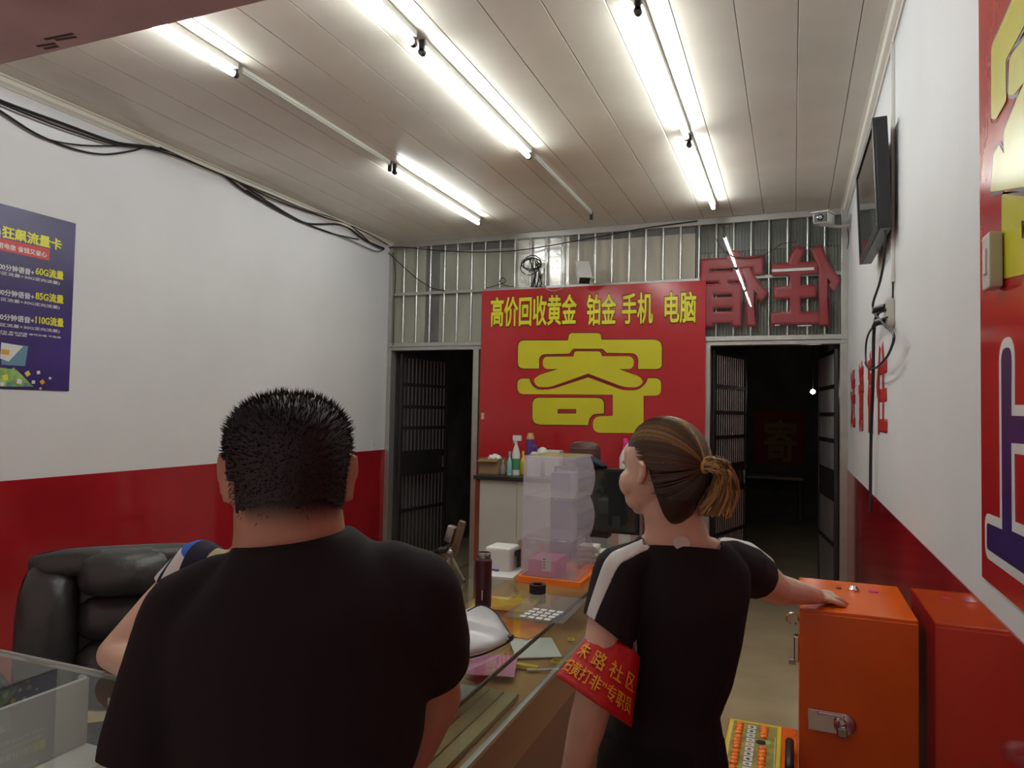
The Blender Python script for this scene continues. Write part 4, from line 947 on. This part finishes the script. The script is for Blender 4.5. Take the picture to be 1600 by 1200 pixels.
def hand(bl, wrist, d, palm_n, s=1.0, curl=.5, flip=1):
    """wrist point, pointing direction d, back-of-hand normal"""
    d = V(d).normalized(); nrm = V(palm_n); nrm = (nrm-d*nrm.dot(d)).normalized(); sd = d.cross(nrm)*flip
    bl.limb([wrist, wrist+d*.04*s, wrist+d*.075*s], [.024*s, .027*s, .026*s])
    for k in (-1.5, -.5, .5, 1.5): bl.limb([wrist+d*.03*s+sd*k*.014*s, wrist+d*.085*s+sd*k*.0195*s], [.014*s, .0115*s])
    lens = {-1.5: .80, -.5: 1.0, .5: .95, 1.5: .72}
    for k, l in lens.items():
        p = wrist+d*.085*s+sd*k*.0195*s; dd = (d + sd*k*.07).normalized(); pts = [p]
        a = 0
        for seg in (.038, .025, .020):
            a += curl*.55; q = dd*math.cos(a)-nrm*math.sin(a); pts.append(pts[-1]+q*seg*l*s)
        bl.limb(pts, [.0100*s, .0090*s, .0082*s, .0072*s])
    t0 = wrist+d*.022*s-sd*.022*s
    bl.limb([t0, t0+(d*.6-sd*.8-nrm*.15).normalized()*.035*s, t0+(d*.75-sd*.6-nrm*.2).normalized()*.062*s, t0+(d*.9-sd*.4-nrm*.25).normalized()*.082*s], [.015*s, .0115*s, .0100*s, .0085*s])
def cut(me, conds, name, mt, parent, lift=0):
    """split off the faces for which every cond(co) holds, with crisp plane borders"""
    pass
def filter_mesh(me, keep):
    bm = bmesh.new(); bm.from_mesh(me); kill = [v for v in bm.verts if not keep(v.co)]
    bmesh.ops.delete(bm, geom=kill, context='VERTS'); bm.to_mesh(me); bm.free(); return me
def bisect(me, co, no):
    bm = bmesh.new(); bm.from_mesh(me)
    bmesh.ops.bisect_plane(bm, geom=bm.verts[:]+bm.edges[:]+bm.faces[:], plane_co=V(co), plane_no=V(no)); bm.to_mesh(me); bm.free()
def split_faces(me, cond, nrm_ok=None):
    """returns a new mesh with the faces whose centre fulfils cond, and removes them from me"""
    b1 = bmesh.new(); b1.from_mesh(me); b1.normal_update(); b2 = b1.copy(); b2.normal_update()
    cond2 = (lambda f: cond(f.calc_center_median()) and nrm_ok(f.normal)) if nrm_ok else (lambda f: cond(f.calc_center_median()))
    bmesh.ops.delete(b1, geom=[f for f in b1.faces if cond2(f)], context='FACES')
    bmesh.ops.delete(b2, geom=[f for f in b2.faces if not cond2(f)], context='FACES')
    b1.to_mesh(me); b1.free(); out = bpy.data.meshes.new('s'); b2.to_mesh(out); b2.free()
    for p in out.polygons: p.use_smooth = True
    return out
def up_(v, z): return V((v.x, v.y, z))
UP = V((0, 0, 1))
# ---- the standing man, back to the camera ----------------------------------------------
UP = V((0, 0, 1)); DM = .97; CM = math.cos(math.atan(345/FPX))/FPX
fm, um = frame_at(455)
def mw(px, dep=DM): return px*dep*CM
man = thing('person', 'man with short black hair in a black T-shirt seen from behind', 'person', up_(at(455, 650, DM), 0))
def mring(cx, cy, hw, dp, dep=DM, dy=0, tl_=0): return (at(cx, cy, dep)+fm*dy, (um+UP*tl_)*mw(hw, dep), fm*dp)
bl = Blob()
mf = YAW + math.atan(345/FPX) + math.radians(8)          # facing, left of +Y
hc = at(449, 700, .985)
chin = V((hc.x, hc.y, 1.404))
HP = head(bl, chin, mf, 1.02, 1.0, ears=False)
neck = [mring(455, 905, 100, .07, .98), mring(455, 860, 92, .068, .975), mring(454, 830, 88, .066, .97), mring(452, 800, 86, .066, .97), mring(451, 770, 84, .07, .972), mring(450, 735, 80, .07, .975)]
bl.loft(neck)
for (ex_, k) in ((346, -1), (552, 1)):                  # ears
    for (dx_, py, rr) in ((0, 716, 10), (1, 726, 11.5), (1, 738, 11), (-1, 752, 10), (-3, 766, 9.5), (-6, 780, 9)):
        bl.ball(at(ex_+k*(dx_-1), py, .97), rr*.97/FPX, (1, .8, 1.05), Matrix.Rotation(mf, 3, 'Z').to_4x4())
# torso core, arms and hands
bl.loft([mring(470, 1330, 150, .10), mring(472, 1150, 170, .10), mring(474, 980, 170, .095), mring(470, 925, 125, .075), mring(458, 880, 80, .06)])
shR = at(640, 932, .985); elR = at(684, 1090, 1.12); wrR = V((-.62, 1.02, .955)); 
shL = at(300, 962, .965); elL = at(222, 1225, .90); wrL = V((-.98, 1.02, .955))
bl.limb([shR, shR.lerp(elR, .5), elR, elR.lerp(wrR, .4), wrR], [.052, .046, .038, .036, .027])
bl.limb([shL, shL.lerp(elL, .5), elL, elL.lerp(wrL, .4), wrL], [.052, .052, .046, .042, .028])
hand(bl, wrR, (V((-.68, 1.2, .93))-wrR), UP, 1, .35, 1); hand(bl, wrL, (V((-1.0, 1.2, .93))-wrL), UP, 1, .35, -1)
mc = up_(at(470, 1100, DM), 0)
hipc = mc+UP*.92
for s in (-1, 1):
    h = mc+um*s*.095
    bl.limb([h+UP*.90, h+UP*.50+fm*.01, h+UP*.10-fm*.01], [.088, .060, .043]); bl.limb([h+UP*.06-fm*.03, h+UP*.05+fm*.13], [.04, .034])
bme = bl.mesh('body', .006, 5); sa_ = bme.attributes.new('stubble', 'FLOAT', 'POINT')
hf_ = V((-math.sin(mf), math.cos(mf), 0)); hr_ = V((hf_.y, -hf_.x, 0))
for v in bme.vertices:
    q = v.co-chin; y_ = q.dot(hf_); thr = .052 + max(0, y_+.055)*1.15
    k = (q.z-thr)/.045 if (y_ < .03 and abs(q.dot(hr_)) < .105) else 0
    k = max(0, min(1, k)); 
    if abs(q.dot(hr_)) > .081 or (abs(q.dot(hr_)) > .068 and q.z < .168): k = 0
    sa_.data[v.index].value = k*k*(3-2*k)
M['skinm'] = M['skin2'].copy(); nt = M['skinm'].node_tree; pb = nt.nodes['Principled BSDF']; src = pb.inputs['Base Color'].links[0].from_socket
at2 = nt.nodes.new('ShaderNodeAttribute'); at2.attribute_name = 'stubble'; mxc = nt.nodes.new('ShaderNodeMix'); mxc.data_type = 'RGBA'
nt.links.new(at2.outputs['Fac'], mxc.inputs[0]); nt.links.new(src, mxc.inputs[6]); mxc.inputs[7].default_value = (.012, .011, .012, 1); nt.links.new(mxc.outputs[2], pb.inputs['Base Color'])
body = link('body', bme, 'skinm', man)
sb_ = Blob()
sb_.loft([mring(468, 1480, 172, .125), mring(468, 1330, 188, .135), mring(470, 1200, 197, .135), mring(472, 1100, 204, .13), mring(474, 1000, 208, .13), mring(476, 950, 200, .125, tl_=.05), mring(476, 915, 176, .11, tl_=.09), mring(474, 885, 146, .095, tl_=.11), mring(468, 858, 112, .085, tl_=.12), mring(460, 835, 94, .078, tl_=.12)], 2.2)
slR = shR.lerp(elR, .80); slL = shL.lerp(elL, .82)
sb_.limb([at(610, 905, .985), shR+um*.006, shR.lerp(slR, .5)+um*.006, slR], [.056, .068, .066, .058])
sb_.limb([at(345, 925, .97), shL-um*.002, shL.lerp(slL, .5), slL], [.054, .066, .068, .066])
shirt = sb_.mesh('shirt', .007, 10)
axR = (slR-shR).normalized(); axL = (slL-shL).normalized()
cR = at(700, 1052, 1.05); cL = at(232, 1182, .91)
axL2 = (axL+UP*-.25+um*.1).normalized()
def keep_m(p):
    if (p-cR).dot(axR) > 0 and (p-shR).dot(um) > -.035 and p.z > .95: return False
    if (p-cL).dot(axL2) > 0 and (p-shL).dot(um) < .04 and p.z > .95: return False
    return True
nb = at(455, 826, .90); nf = nb + fm*.2 + UP*-.05
for cut_co, cut_no in ((cR, axR), (cL, axL2)): bisect(shirt, cut_co, cut_no)
tilt = (UP*1.0 - um*.15 + fm*.25).normalized(); nk = at(455, 827, .89); bisect(shirt, nk, tilt)
kill = lambda p: (not keep_m(p-0.0*UP)) or ((p-nk).dot(tilt) > 1e-5 and (p-up_(at(455, 830, .968), p.z)).length < .098 and p.z > 1.38)
split_faces(shirt, kill)
sh = link('t_shirt', shirt, 'shirt', man); sh.modifiers.new('thick', 'SOLIDIFY').thickness = .003
tr = Blob(); tr.loft([(mc+UP*1.0, um*.165, fm*.125), (mc+UP*.88, um*.178, fm*.13), (mc+UP*.78, um*.17, fm*.12)])
for s in (-1, 1):
    h = mc+um*s*.095; tr.limb([h+UP*.88, h+UP*.50, h+UP*.10], [.100, .082, .07])
link('trousers', tr.mesh('trousers', .01, 6), 'trous', man)
for s in (-1, 1):
    h = mc+um*s*.095; q = Blob().limb([h+UP*.045-fm*.05, h+UP*.045+fm*.06, h+UP*.038+fm*.15], [.044, .046, .036]).mesh('shoe', .008, 4)
    q = filter_mesh(q, lambda p: p.z > .001); link('shoe', q, 'shoe', man)
eyes(HP, man, 1.02)
# short cropped hair: scalp shell plus bristles
hb_ = Blob(); hair_f = V((-math.sin(mf), math.cos(mf), 0)); hair_r = V((hair_f.y, -hair_f.x, 0))
hb_.loft([(HP(0, yc-.006, z+.002), hair_r*(rx*1.02+.0055), hair_f*(ry*1.02+.005)) for z, yc, ry, rx in ((.035, -.015, .068, .060), (.055, -.008, .080, .067), (.08, -.003, .090, .070), (.11, -.001, .096, .0725), (.14, -.004, .100, .0755), (.165, -.005, .098, .0755), (.19, -.006, .088, .069), (.208, -.006, .069, .055), (.219, -.006, .044, .036), (.225, -.006, .02, .016))])
hm = hb_.mesh('hair', .005, 3)
def keep_h(p):
    q = p-chin; y_ = q.dot(hair_f); z_ = q.z; x_ = abs(q.dot(hair_r))
    if y_ > .055 and z_ < .18: return False
    if y_ > -.02 and z_ < .142: return False
    if y_ > -.050 and z_ < .118: return False
    return z_ > .085 + .010*math.sin(x_*60)
full = hm.copy(); hm = filter_mesh(hm, keep_h)
bm = bmesh.new(); bm.from_mesh(hm); random.seed(21)
fs_ = [f for f in bm.faces]; bm.normal_update()
fade = bmesh.new(); fade.from_mesh(full); fade.normal_update(); stub = []
for f in fade.faces:
    c = f.calc_center_median(); q = c-chin; y_ = q.dot(hair_f)
    if not keep_h(c) and y_ < -.015 and q.z > .05:
        if random.random() < ((q.z-.05)/.05)**4: stub.append((c-f.normal*.004, f.normal.copy()))
pick = random.sample(fs_, min(len(fs_), 12000))
for f in pick:
    n_ = f.normal; t = n_.orthogonal().normalized(); c = f.calc_center_median() + (t*random.uniform(-1, 1)+n_.cross(t)*random.uniform(-1, 1))*.004; z_ = c.z-chin.z
    ln = (.0095 if z_ > .18 else .0065 if z_ > .145 else .0034 if z_ > .105 else .0022)*random.uniform(.4, 1.4)
    d = (n_ + UP*.35 + V((random.uniform(-1, 1), random.uniform(-1, 1), random.uniform(-1, 1)))*.32).normalized()
    t = n_.orthogonal().normalized()*.0009; s2 = n_.cross(t)
    a = [bm.verts.new(c+t), bm.verts.new(c-t*.5+s2*.87), bm.verts.new(c-t*.5-s2*.87)]; tip = bm.verts.new(c+d*ln)
    for i in range(3): bm.faces.new((a[i], a[(i+1) % 3], tip))
for c, n_ in stub:
    for rep_ in range(2):
        t = n_.orthogonal().normalized(); c2 = c+(t*random.uniform(-1, 1)+n_.cross(t)*random.uniform(-1, 1))*.004; t *= .0005; s2 = n_.cross(t)
        a = [bm.verts.new(c2+t), bm.verts.new(c2-t*.5+s2*.87), bm.verts.new(c2-t*.5-s2*.87)]; tip = bm.verts.new(c2+n_*.0028+UP*-.004)
        for i in range(3): bm.faces.new((a[i], a[(i+1) % 3], tip))
fade.free(); bm.to_mesh(hm); bm.free()
link('hair', hm, 'hairb', man)
# ---- the woman with the red armband ----------------------------------------------------
DW = 1.86; CW = math.cos(math.atan(255/FPX))/FPX
fw, uw = frame_at(1058)
def wring(cx, cy, hw, dp, dep=DW, dy=0): return (at(cx, cy, dep)+fw*dy, uw*(hw*dep*CW), fw*dp)
wom = thing('person', 'woman with a blond ponytail and a red armband over a black top', 'person', up_(at(1050, 700, DW), 0))
wa = YAW - math.atan(238/FPX) + math.radians(50)
hc = at(1035, 740, 1.86)
wch = V((hc.x, hc.y, 1.352))
bl = Blob(); WS = 1.07
WP = head(bl, wch, wa, WS, 1.10, full=1)
wf = V((-math.sin(wa), math.cos(wa), 0)); wrt = V((wf.y, -wf.x, 0))
bl.loft([wring(1062, 875, 62, .055, 1.85), wring(1060, 850, 54, .055, 1.85), wring(1056, 825, 49, .055, 1.855), wring(1050, 800, 46, .055, 1.855), wring(1046, 775, 42, .055, 1.86)])
bl.loft([wring(1035, 1190, 88, .10), wring(1045, 1080, 78, .085), wring(1062, 980, 86, .095), wring(1066, 910, 96, .09), wring(1068, 880, 92, .07), wring(1066, 858, 76, .06), wring(1062, 838, 58, .052)])
lsh = at(968, 893, 1.84); lel = at(930, 1085, 1.74); lwr = at(893, 1225, 1.76)
rsh = at(1158, 884, 1.96); rel = at(1212, 920, 2.24); rwr = V((.072, 2.70, 1.000))
bl.limb([lsh, lsh.lerp(lel, .5), lel, lel.lerp(lwr, .35), lwr], [.060, .055, .048, .046, .032])
hand(bl, lwr, (lwr-lel).normalized()+fw*.1, -uw, .92, .5, 1)
bl.limb([rsh, rsh.lerp(rel, .5), rel, rel.lerp(rwr, .35), rwr], [.062, .058, .050, .044, .030])
hand(bl, rwr+V((.005, .005, -.004)), V((.62, .75, -.12)), UP, .92, .42, -1)
wc = up_(at(1035, 1190, DW), 0)
for s in (-1, 1):
    h = wc+uw*s*.075; bl.limb([h+UP*.75, h+UP*.45, h+UP*.09-fw*.01], [.085, .055, .04]); bl.limb([h+UP*.05-fw*.03, h+UP*.045+fw*.12], [.036, .03])
wbody = link('body', bl.mesh('body', .005, 4), 'skin', wom)
ws = Blob()
ws.loft([wring(1030, 1290, 100, .125), wring(1032, 1210, 104, .13), wring(1035, 1160, 98, .12), wring(1040, 1110, 84, .105), wring(1052, 1060, 92, .11), wring(1062, 1000, 96, .115), wring(1066, 950, 100, .115), wring(1068, 915, 104, .105), wring(1068, 885, 102, .09), wring(1067, 862, 88, .078), wring(1065, 842, 70, .068)], 2.2)
lsl = lsh.lerp(lel, .62); rsl = rsh.lerp(rel, .66)
ws.limb([at(995, 875, 1.85), lsh-uw*.002, lsh.lerp(lsl, .6), lsl], [.052, .068, .070, .068])
ws.limb([at(1135, 872, 1.87), rsh, rsh.lerp(rsl, .6), rsl], [.056, .070, .070, .066])
wsm = ws.mesh('top', .006, 8)
aL = (lsl-lsh).normalized(); aR = (rsl-rsh).normalized(); kL = at(963, 996, 1.78); kR = at(1199, 920, 2.02)
aL2 = (aL - uw*.55).normalized(); aL2 = (V(aL)+uw*-.45).normalized()
bisect(wsm, kL, aL2); bisect(wsm, kR, aR)
wt = (UP + fw*.30).normalized(); wn = at(1068, 851, 1.76); bisect(wsm, wn, wt)
def killw(p):
    if (p-kL).dot(aL2) > 1e-5 and (p-kL).length < .12 and (p-at(1000, 990, DW)).dot(uw) < 0.0: return True
    if (p-kR).dot(aR) > 1e-5 and (p-rsh).dot(uw) > -.03 and p.z > 1.0: return True
    d = p-wn; x_ = d.dot(uw)
    return d.dot(wt) > 1e-5-.0 and abs(x_+.004) < .098 and p.z > 1.25
split_faces(wsm, killw)
# white bands along both shoulders
for side, sA, sB in ((-1, at(1012, 846, 1.84), lsl), (1, at(1122, 845, 1.87), rsl)):
    ax = (sB-sA); mo_ = (UP*.72 - fw*.42 + uw*side*.55).normalized(); n2 = ax.cross(mo_).normalized(); mid = sA.lerp(sB, .5)
    bisect(wsm, mid+n2*.017, n2); bisect(wsm, mid-n2*.017, n2)
    st = split_faces(wsm, lambda p: abs((p-mid).dot(n2)) < .017 and (p-sA).dot(uw)*side > -.004 and (p-sA).cross(ax.normalized()).length < .13 and p.z > 1.0, lambda n: n.dot(mo_) > 0)
    o = link('shoulder_band', st, 'whitecloth', wom); o['label'] = 'white shoulder band'
    o.modifiers.new('thick', 'SOLIDIFY').thickness = .003
o = link('top', wsm, 'shirt', wom); o.modifiers.new('thick', 'SOLIDIFY').thickness = .003
# patch at the nape
pc_ = at(1066, 850, 1.775); BV = BVHTree.FromObject(wbody, bpy.context.evaluated_depsgraph_get())
lp_ = V(pc_)-wloc(wbody); hit = BV.find_nearest(lp_)
n_ = hit[1]; cpt = hit[0]+wloc(wbody); t_ = UP.cross(n_).normalized(); b_ = n_.cross(t_)
g = G(); g.rings([[cpt+n_*z+t_*(.021*math.cos(a))+b_*(.017*math.sin(a)) for a in [2*PI*k/18 for k in range(18)]] for z in (-.002, .0035)]); g.obj('nape_patch', 'whitep', wom)['label'] = 'white patch at the nape'
tw = Blob(); tw.loft([(wc+UP*.80, uw*.155, fw*.12), (wc+UP*.72, uw*.168, fw*.13), (wc+UP*.6, uw*.16, fw*.115)])
for s in (-1, 1):
    h = wc+uw*s*.075; tw.limb([h+UP*.70, h+UP*.45, h+UP*.12], [.092, .072, .062])
link('trousers', tw.mesh('trousers', .01, 6), 'trous', wom)
for s in (-1, 1):
    h = wc+uw*s*.075; q = Blob().limb([h+UP*.04-fw*.045, h+UP*.04+fw*.05, h+UP*.033+fw*.13], [.038, .04, .032]).mesh('shoe', .008, 4)
    link('shoe', filter_mesh(q, lambda p: p.z > .001), 'shoe', wom)
eyes(WP, wom, WS)
# hair: dark shell, streaked strands swept back to the tie, ponytail
hm_ = mat('streaked_hair', (.1, .06, .03), .42, spec=.5)
nt = hm_.node_tree; at_ = nt.nodes.new('ShaderNodeAttribute'); at_.attribute_name = 'tone'; rp_ = nt.nodes.new('ShaderNodeValToRGB')
rp_.color_ramp.elements[0].color = (.016, .011, .009, 1); rp_.color_ramp.elements[1].color = (.66, .47, .20, 1)
e_ = rp_.color_ramp.elements.new(.45); e_.color = (.11, .07, .034, 1); e_ = rp_.color_ramp.elements.new(.75); e_.color = (.36, .235, .09, 1)
nt.links.new(at_.outputs['Fac'], rp_.inputs[0]); nt.links.new(rp_.outputs[0], nt.nodes['Principled BSDF'].inputs['Base Color']); M['hairw'] = hm_
def scalp(d, k=1.0):     # d unit direction in head frame (right, front, up) from the skull centre
    return WP(d[0]*.0775*k, -.006+d[1]*.106*k, .122+d[2]*.106*k)
hs_ = Blob()
hs_.loft([(WP(0, -.010, z), wrt*rx*WS*1.04, wf*ry*WS) for z, ry, rx in ((-.012, .050, .050), (.01, .070, .060), (.04, .086, .066), (.08, .098, .073), (.11, .103, .077), (.14, .106, .080), (.17, .103, .079), (.195, .09, .07), (.213, .068, .053), (.226, .035, .03))])
hsm = hs_.mesh('hair', .006, 3)
n_a = (wf*1.0 - UP*.55).normalized(); c_a = WP(0, .058, .17)
n_b = (wf*1.0 - UP*.22).normalized(); c_b = WP(0, -.030, .10); zc_ = wch.z+.142*WS
for c_, k_ in ((c_a, n_a), (c_b, n_b), (V((0, 0, zc_)), UP)): bisect(hsm, c_, k_)
split_faces(hsm, lambda p: (p-c_a).dot(n_a) > 0 if p.z > zc_ else (p-c_b).dot(n_b) > 0)
ha_ = hsm.attributes.new('tone', 'FLOAT', 'POINT')
for v in hsm.vertices: ha_.data[v.index].value = .10
dk = link('hair', hsm, 'hairw', wom)
random.seed(9)
g = G(); tones = []
def strand(pts, r, tone):
    n0 = len(g.bm.verts); g.tube(pts, r, 4); tones.extend([tone]*(len(g.bm.verts)-n0))
tie = V((0, -1.06, .06)).normalized()
def slerp(a, b, t):
    w_ = math.acos(max(-1, min(1, a.dot(b)))); s = math.sin(w_)
    return a if s < 1e-4 else (a*math.sin((1-t)*w_)+b*math.sin(t*w_))/s
for i in range(620):
    A_ = random.uniform(-1, 1)*math.radians(97); lay = random.random()
    d0 = V((math.sin(A_)*1.0, .62-.72*(abs(A_)/1.6)**2+random.uniform(-.06, .03) - .35*lay*lay, math.cos(A_)*1.0+.06)).normalized()
    if abs(A_) > 1.35 and random.random() < .3: d0 = V((math.copysign(1, A_), -.25-random.random()*.25, -.15-.5*random.random())).normalized()
    k = 1.09+random.uniform(-.006, .024); pts = []; wv = random.uniform(0, 6)
    for j in range(11):
        t = j/10; d = slerp(d0, tie, t); lift = 1+.035*math.sin(PI*t)
        pts.append(scalp(d, k*lift+.004*math.sin(wv+t*5)))
    pts[-1] = pts[-1].lerp(scalp(tie, 1.14), .7)
    band = math.sin(A_*7.0+1.1)*.5+.5
    tone = .24+.34*band*random.random()+.38*max(0, math.cos(A_*1.0))*random.random()*(.4+.6*band) + (.18 if random.random() < .25 else 0)
    if d0.z < .1: tone *= .55
    strand(pts, [.0012]+[.0022]*8+[.0018, .0012], min(1, tone))
for i in range(260):
    sd_ = random.choice((-1, 1))*random.uniform(.05, 1); d0 = V((sd_, -.42-random.random()*.6, -.55-random.random()*.65)).normalized(); k = 1.06+random.uniform(0, .02)
    strand([scalp(slerp(d0, tie, j/8), k+.02*math.sin(PI*j/8)) for j in range(9)], [.0010]+[.0019]*7+[.001], random.uniform(.06, .26))
tp_ = scalp(tie, 1.14)
dn = at(1136, 805, 1.80); side_ = wrt
for i in range(420):
    o1 = V((random.gauss(0, 1), random.gauss(0, 1), random.gauss(0, 1)))
    end = dn + uw*random.uniform(-.070, .010) + UP*random.uniform(-.006, .022) + fw*random.uniform(-.035, .035)
    top = tp_ + uw*(.028+.030*random.random()) + UP*random.uniform(-.020, .012) + fw*random.uniform(-.03, .03)
    mid = top.lerp(end, .55) + uw*random.uniform(.0, .020) + UP*.006
    strand(spline([tp_+o1*.004, tp_.lerp(top, .6)+o1*.005+UP*.006, top, mid, end], 3), [.0018]+[.0030]*11+[.0014], min(1, .55+.5*random.random()**.7 - .25*(random.random() < .25)))
me = g.mesh('hair_strands', True)
ta = me.attributes.new('tone', 'FLOAT', 'POINT')
for i, v in enumerate(tones[:len(me.vertices)]): ta.data[i].value = v
link('hair_strands', me, 'hairw', wom)
tpm = tie.x*wrt+tie.y*wf
G().tube([tp_ + (wrt*math.cos(a)+UP*math.sin(a))*.013 - wf*.0 for a in [2*PI*k/14 for k in range(14)]], .005, 6, True).obj('hair_tie', 'gold2', wom, True)
# red armband
ab = thing('armband', 'red satin armband with gold characters on the woman\'s arm', 'armband', up_(at(930, 1060, 1.74), at(930, 1060, 1.74).z))
c0, c1 = at(964, 1001, 1.785), at(926, 1095, 1.735); ax = (c1-c0); axn = ax.normalized()
ub = (uw - axn*uw.dot(axn)).normalized(); vb = axn.cross(ub); 
if vb.dot(fw) < 0: vb = -vb
# sheared rims: the lower hem slopes down to the right
def abpt(a, v, out=0):
    r = .0605 + .040*v**1.0; ca, sa = math.cos(a), math.sin(a)
    fold = 1+(.045*math.sin(9*a+1)*max(0, (.55-v))+.012*math.sin(5*a+2*v))
    p = c0 + ax*v + ub*ca*(r*fold+out)*(1+.0*v) + vb*sa*(r*.86*fold+out)
    return p + axn*(.030*ca*(.55+.6*v)*-0 ) + UP*(-.012-.003*v)*ca
g = G(); NA, NV = 64, 12; rows = []
for j in range(NV+1): rows.append([g.bm.verts.new(abpt(2*PI*i/NA, j/NV)) for i in range(NA)])
for j in range(NV):
    for i in range(NA): g.bm.faces.new((rows[j][i], rows[j][(i+1) % NA], rows[j+1][(i+1) % NA], rows[j+1][i]))
o = g.obj('band', 'armred', ab, True); o.modifiers.new('thick', 'SOLIDIFY').thickness = .002
def on_band(a0, a1, v0, v1, wd, ht):
    def fn(x, y, z):
        a = a0+(a1-a0)*x/wd; v = v1+(v0-v1)*y/ht; return abpt(a, v, .0035+z)
    return fn
for txt, a0, a1, v0, v1 in (('朱 路 社 区', -PI/2-.92, -PI/2+1.15, .30, .56), ('“扫黄打非”专职员', -PI/2-1.15, -PI/2+1.15, .63, .86)):
    lettering('lettering', txt, (0, 0, 0), (1, 0, 0), (0, 1, 0), 1, 1, 'gold', ab, off=.012, fn=on_band(a0, a1, v0, v1, 1, 1), lift=0, thick=.0012)
# ---- seated person behind the counter, mostly hidden -----------------------------------
sp_ = thing('person', 'seated person in a white blue and navy jersey leaning on the counter', 'person', (-1.40, 1.80, 0))
fs2, us2 = frame_at(330)
sc0 = V((-1.36, 1.72, 0))
bl = Blob()
sR = at(312, 880, 2.02); el = V((-1.70, 1.415, .945)); wr_ = V((-1.42, 1.345, .935)); sL = sR + V((.36, .15, .02))
cen = (sR+sL)/2
head(bl, cen+V((.06, -.06, .055)), PI, 1.0, 1.05)
bl.loft([(V((cen.x-.24, cen.y+.1, .52)), V((.15, 0, 0)), V((0, .10, 0))), (V((cen.x-.20, cen.y+.07, .85)), V((.14, 0, 0)), V((0, .09, 0))), (V((cen.x, cen.y+.01, cen.z-.03)), V((.15, 0, 0)), V((0, .08, 0))), (V((cen.x, cen.y-.02, cen.z+.05)), V((.07, 0, 0)), V((0, .06, 0))), (V((cen.x+.01, cen.y-.05, cen.z+.13)), V((.058, 0, 0)), V((0, .055, 0)))])
bl.limb([sR, sR.lerp(el, .5), el, el.lerp(wr_, .5), wr_], [.056, .052, .042, .042, .028])
hand(bl, wr_, V((.9, -.25, -.05)), UP, .95, .4, 1)
e2 = sL+V((.10, -.10, -.22)); bl.limb([sL, e2, V((-1.14, 1.72, .935))], [.055, .045, .028])
hx_ = cen.x-.24
for s in (-1, 1):
    h = V((hx_+s*.09, cen.y+.12, .50)); k_ = V((hx_+s*.11, 1.53, .50)); bl.limb([h, k_, V((k_.x, k_.y+.05, .08))], [.085, .06, .042]); bl.limb([V((k_.x, k_.y+.06, .045)), V((k_.x, k_.y-.08, .04))], [.036, .03])
link('body', bl.mesh('body', .007, 5), 'skin', sp_)
js = Blob()
js.loft([(V((cen.x-.24, cen.y+.1, .50)), V((.16, 0, 0)), V((0, .12, 0))), (V((cen.x-.20, cen.y+.07, .85)), V((.155, 0, 0)), V((0, .11, 0))), (V((cen.x, cen.y+.01, cen.z-.02)), V((.17, 0, 0)), V((0, .095, 0))), (V((cen.x, cen.y-.02, cen.z+.052)), V((.09, 0, 0)), V((0, .075, 0)))])
js.limb([sR+V((.03, 0, .0)), sR, sR.lerp(el, .30)], [.06, .068, .066]); js.limb([sL, sL.lerp(e2, .6)], [.066, .06])
jm = js.mesh('jersey', .007, 5)
an = (el-sR).normalized(); jc = sR.lerp(el, .33); bisect(jm, jc, an); split_faces(jm, lambda p: (p-jc).dot(an) > 1e-5 and p.x < sR.x+.02 and p.z > .85)
xs = sR.x
for off_, mt_ in ((-.050, 'whitecloth'), (-.038, 'navy'), (.004, 'whitecloth'), (.062, 'navy')):
    bisect(jm, V((xs+off_, 0, 0)), (1, 0, 0)); st = split_faces(jm, lambda p: p.x < xs+off_)
    if mt_ == 'whitecloth' and off_ > 0:
        zb = sR+V((-.02, 0, .040)); nb_ = V((.5, 0, 1)).normalized(); bisect(st, zb, nb_)
        link('sleeve_panel', split_faces(st, lambda p: (p-zb).dot(nb_) > 0), 'bluecloth', sp_)
    link('sleeve_panel', st, mt_, sp_)
pco = sR+V((0, 0, .035)); 
link('jersey', jm, 'beige', sp_)
tr = Blob()
tr.loft([(V((hx_, cen.y+.12, .60)), V((.165, 0, 0)), V((0, .12, 0))), (V((hx_, cen.y+.12, .48)), V((.18, 0, 0)), V((0, .14, 0))), (V((hx_, cen.y+.12, .44)), V((.16, 0, 0)), V((0, .12, 0)))])
for s in (-1, 1):
    h = V((hx_+s*.09, cen.y+.12, .50)); k_ = V((hx_+s*.11, 1.53, .50)); tr.limb([h, k_, V((k_.x, k_.y+.05, .12))], [.092, .07, .055])
link('trousers', tr.mesh('trousers', .01, 5), 'trous', sp_)
hh = Blob(); hq = cen+V((.06, -.06, .055)); hh.ball(hq+V((0, .012, .140)), .105, (.82, .98, .92)); hz = hh.mesh('hair', .008, 3)
link('hair', filter_mesh(hz, lambda p: (p.y > hq.y-.02) or p.z > hq.z+.185), 'hairb', sp_)
stl = thing('stool', 'plain stool under the seated person behind the counter', 'stool', (hx_, cen.y+.12, 0))
G().lathe([(.16, .39), (.17, .40), (.17, .42), (.16, .43)], (hx_, cen.y+.12, 0), 24).obj('seat', 'redwood', stl, True)
for k in range(4):
    a = PI/4+k*PI/2; G().cyl((hx_+.13*math.cos(a), cen.y+.12+.13*math.sin(a), .39), (hx_+.16*math.cos(a), cen.y+.12+.16*math.sin(a), 0), .015, n=8).obj('leg', 'redwood', stl, True)
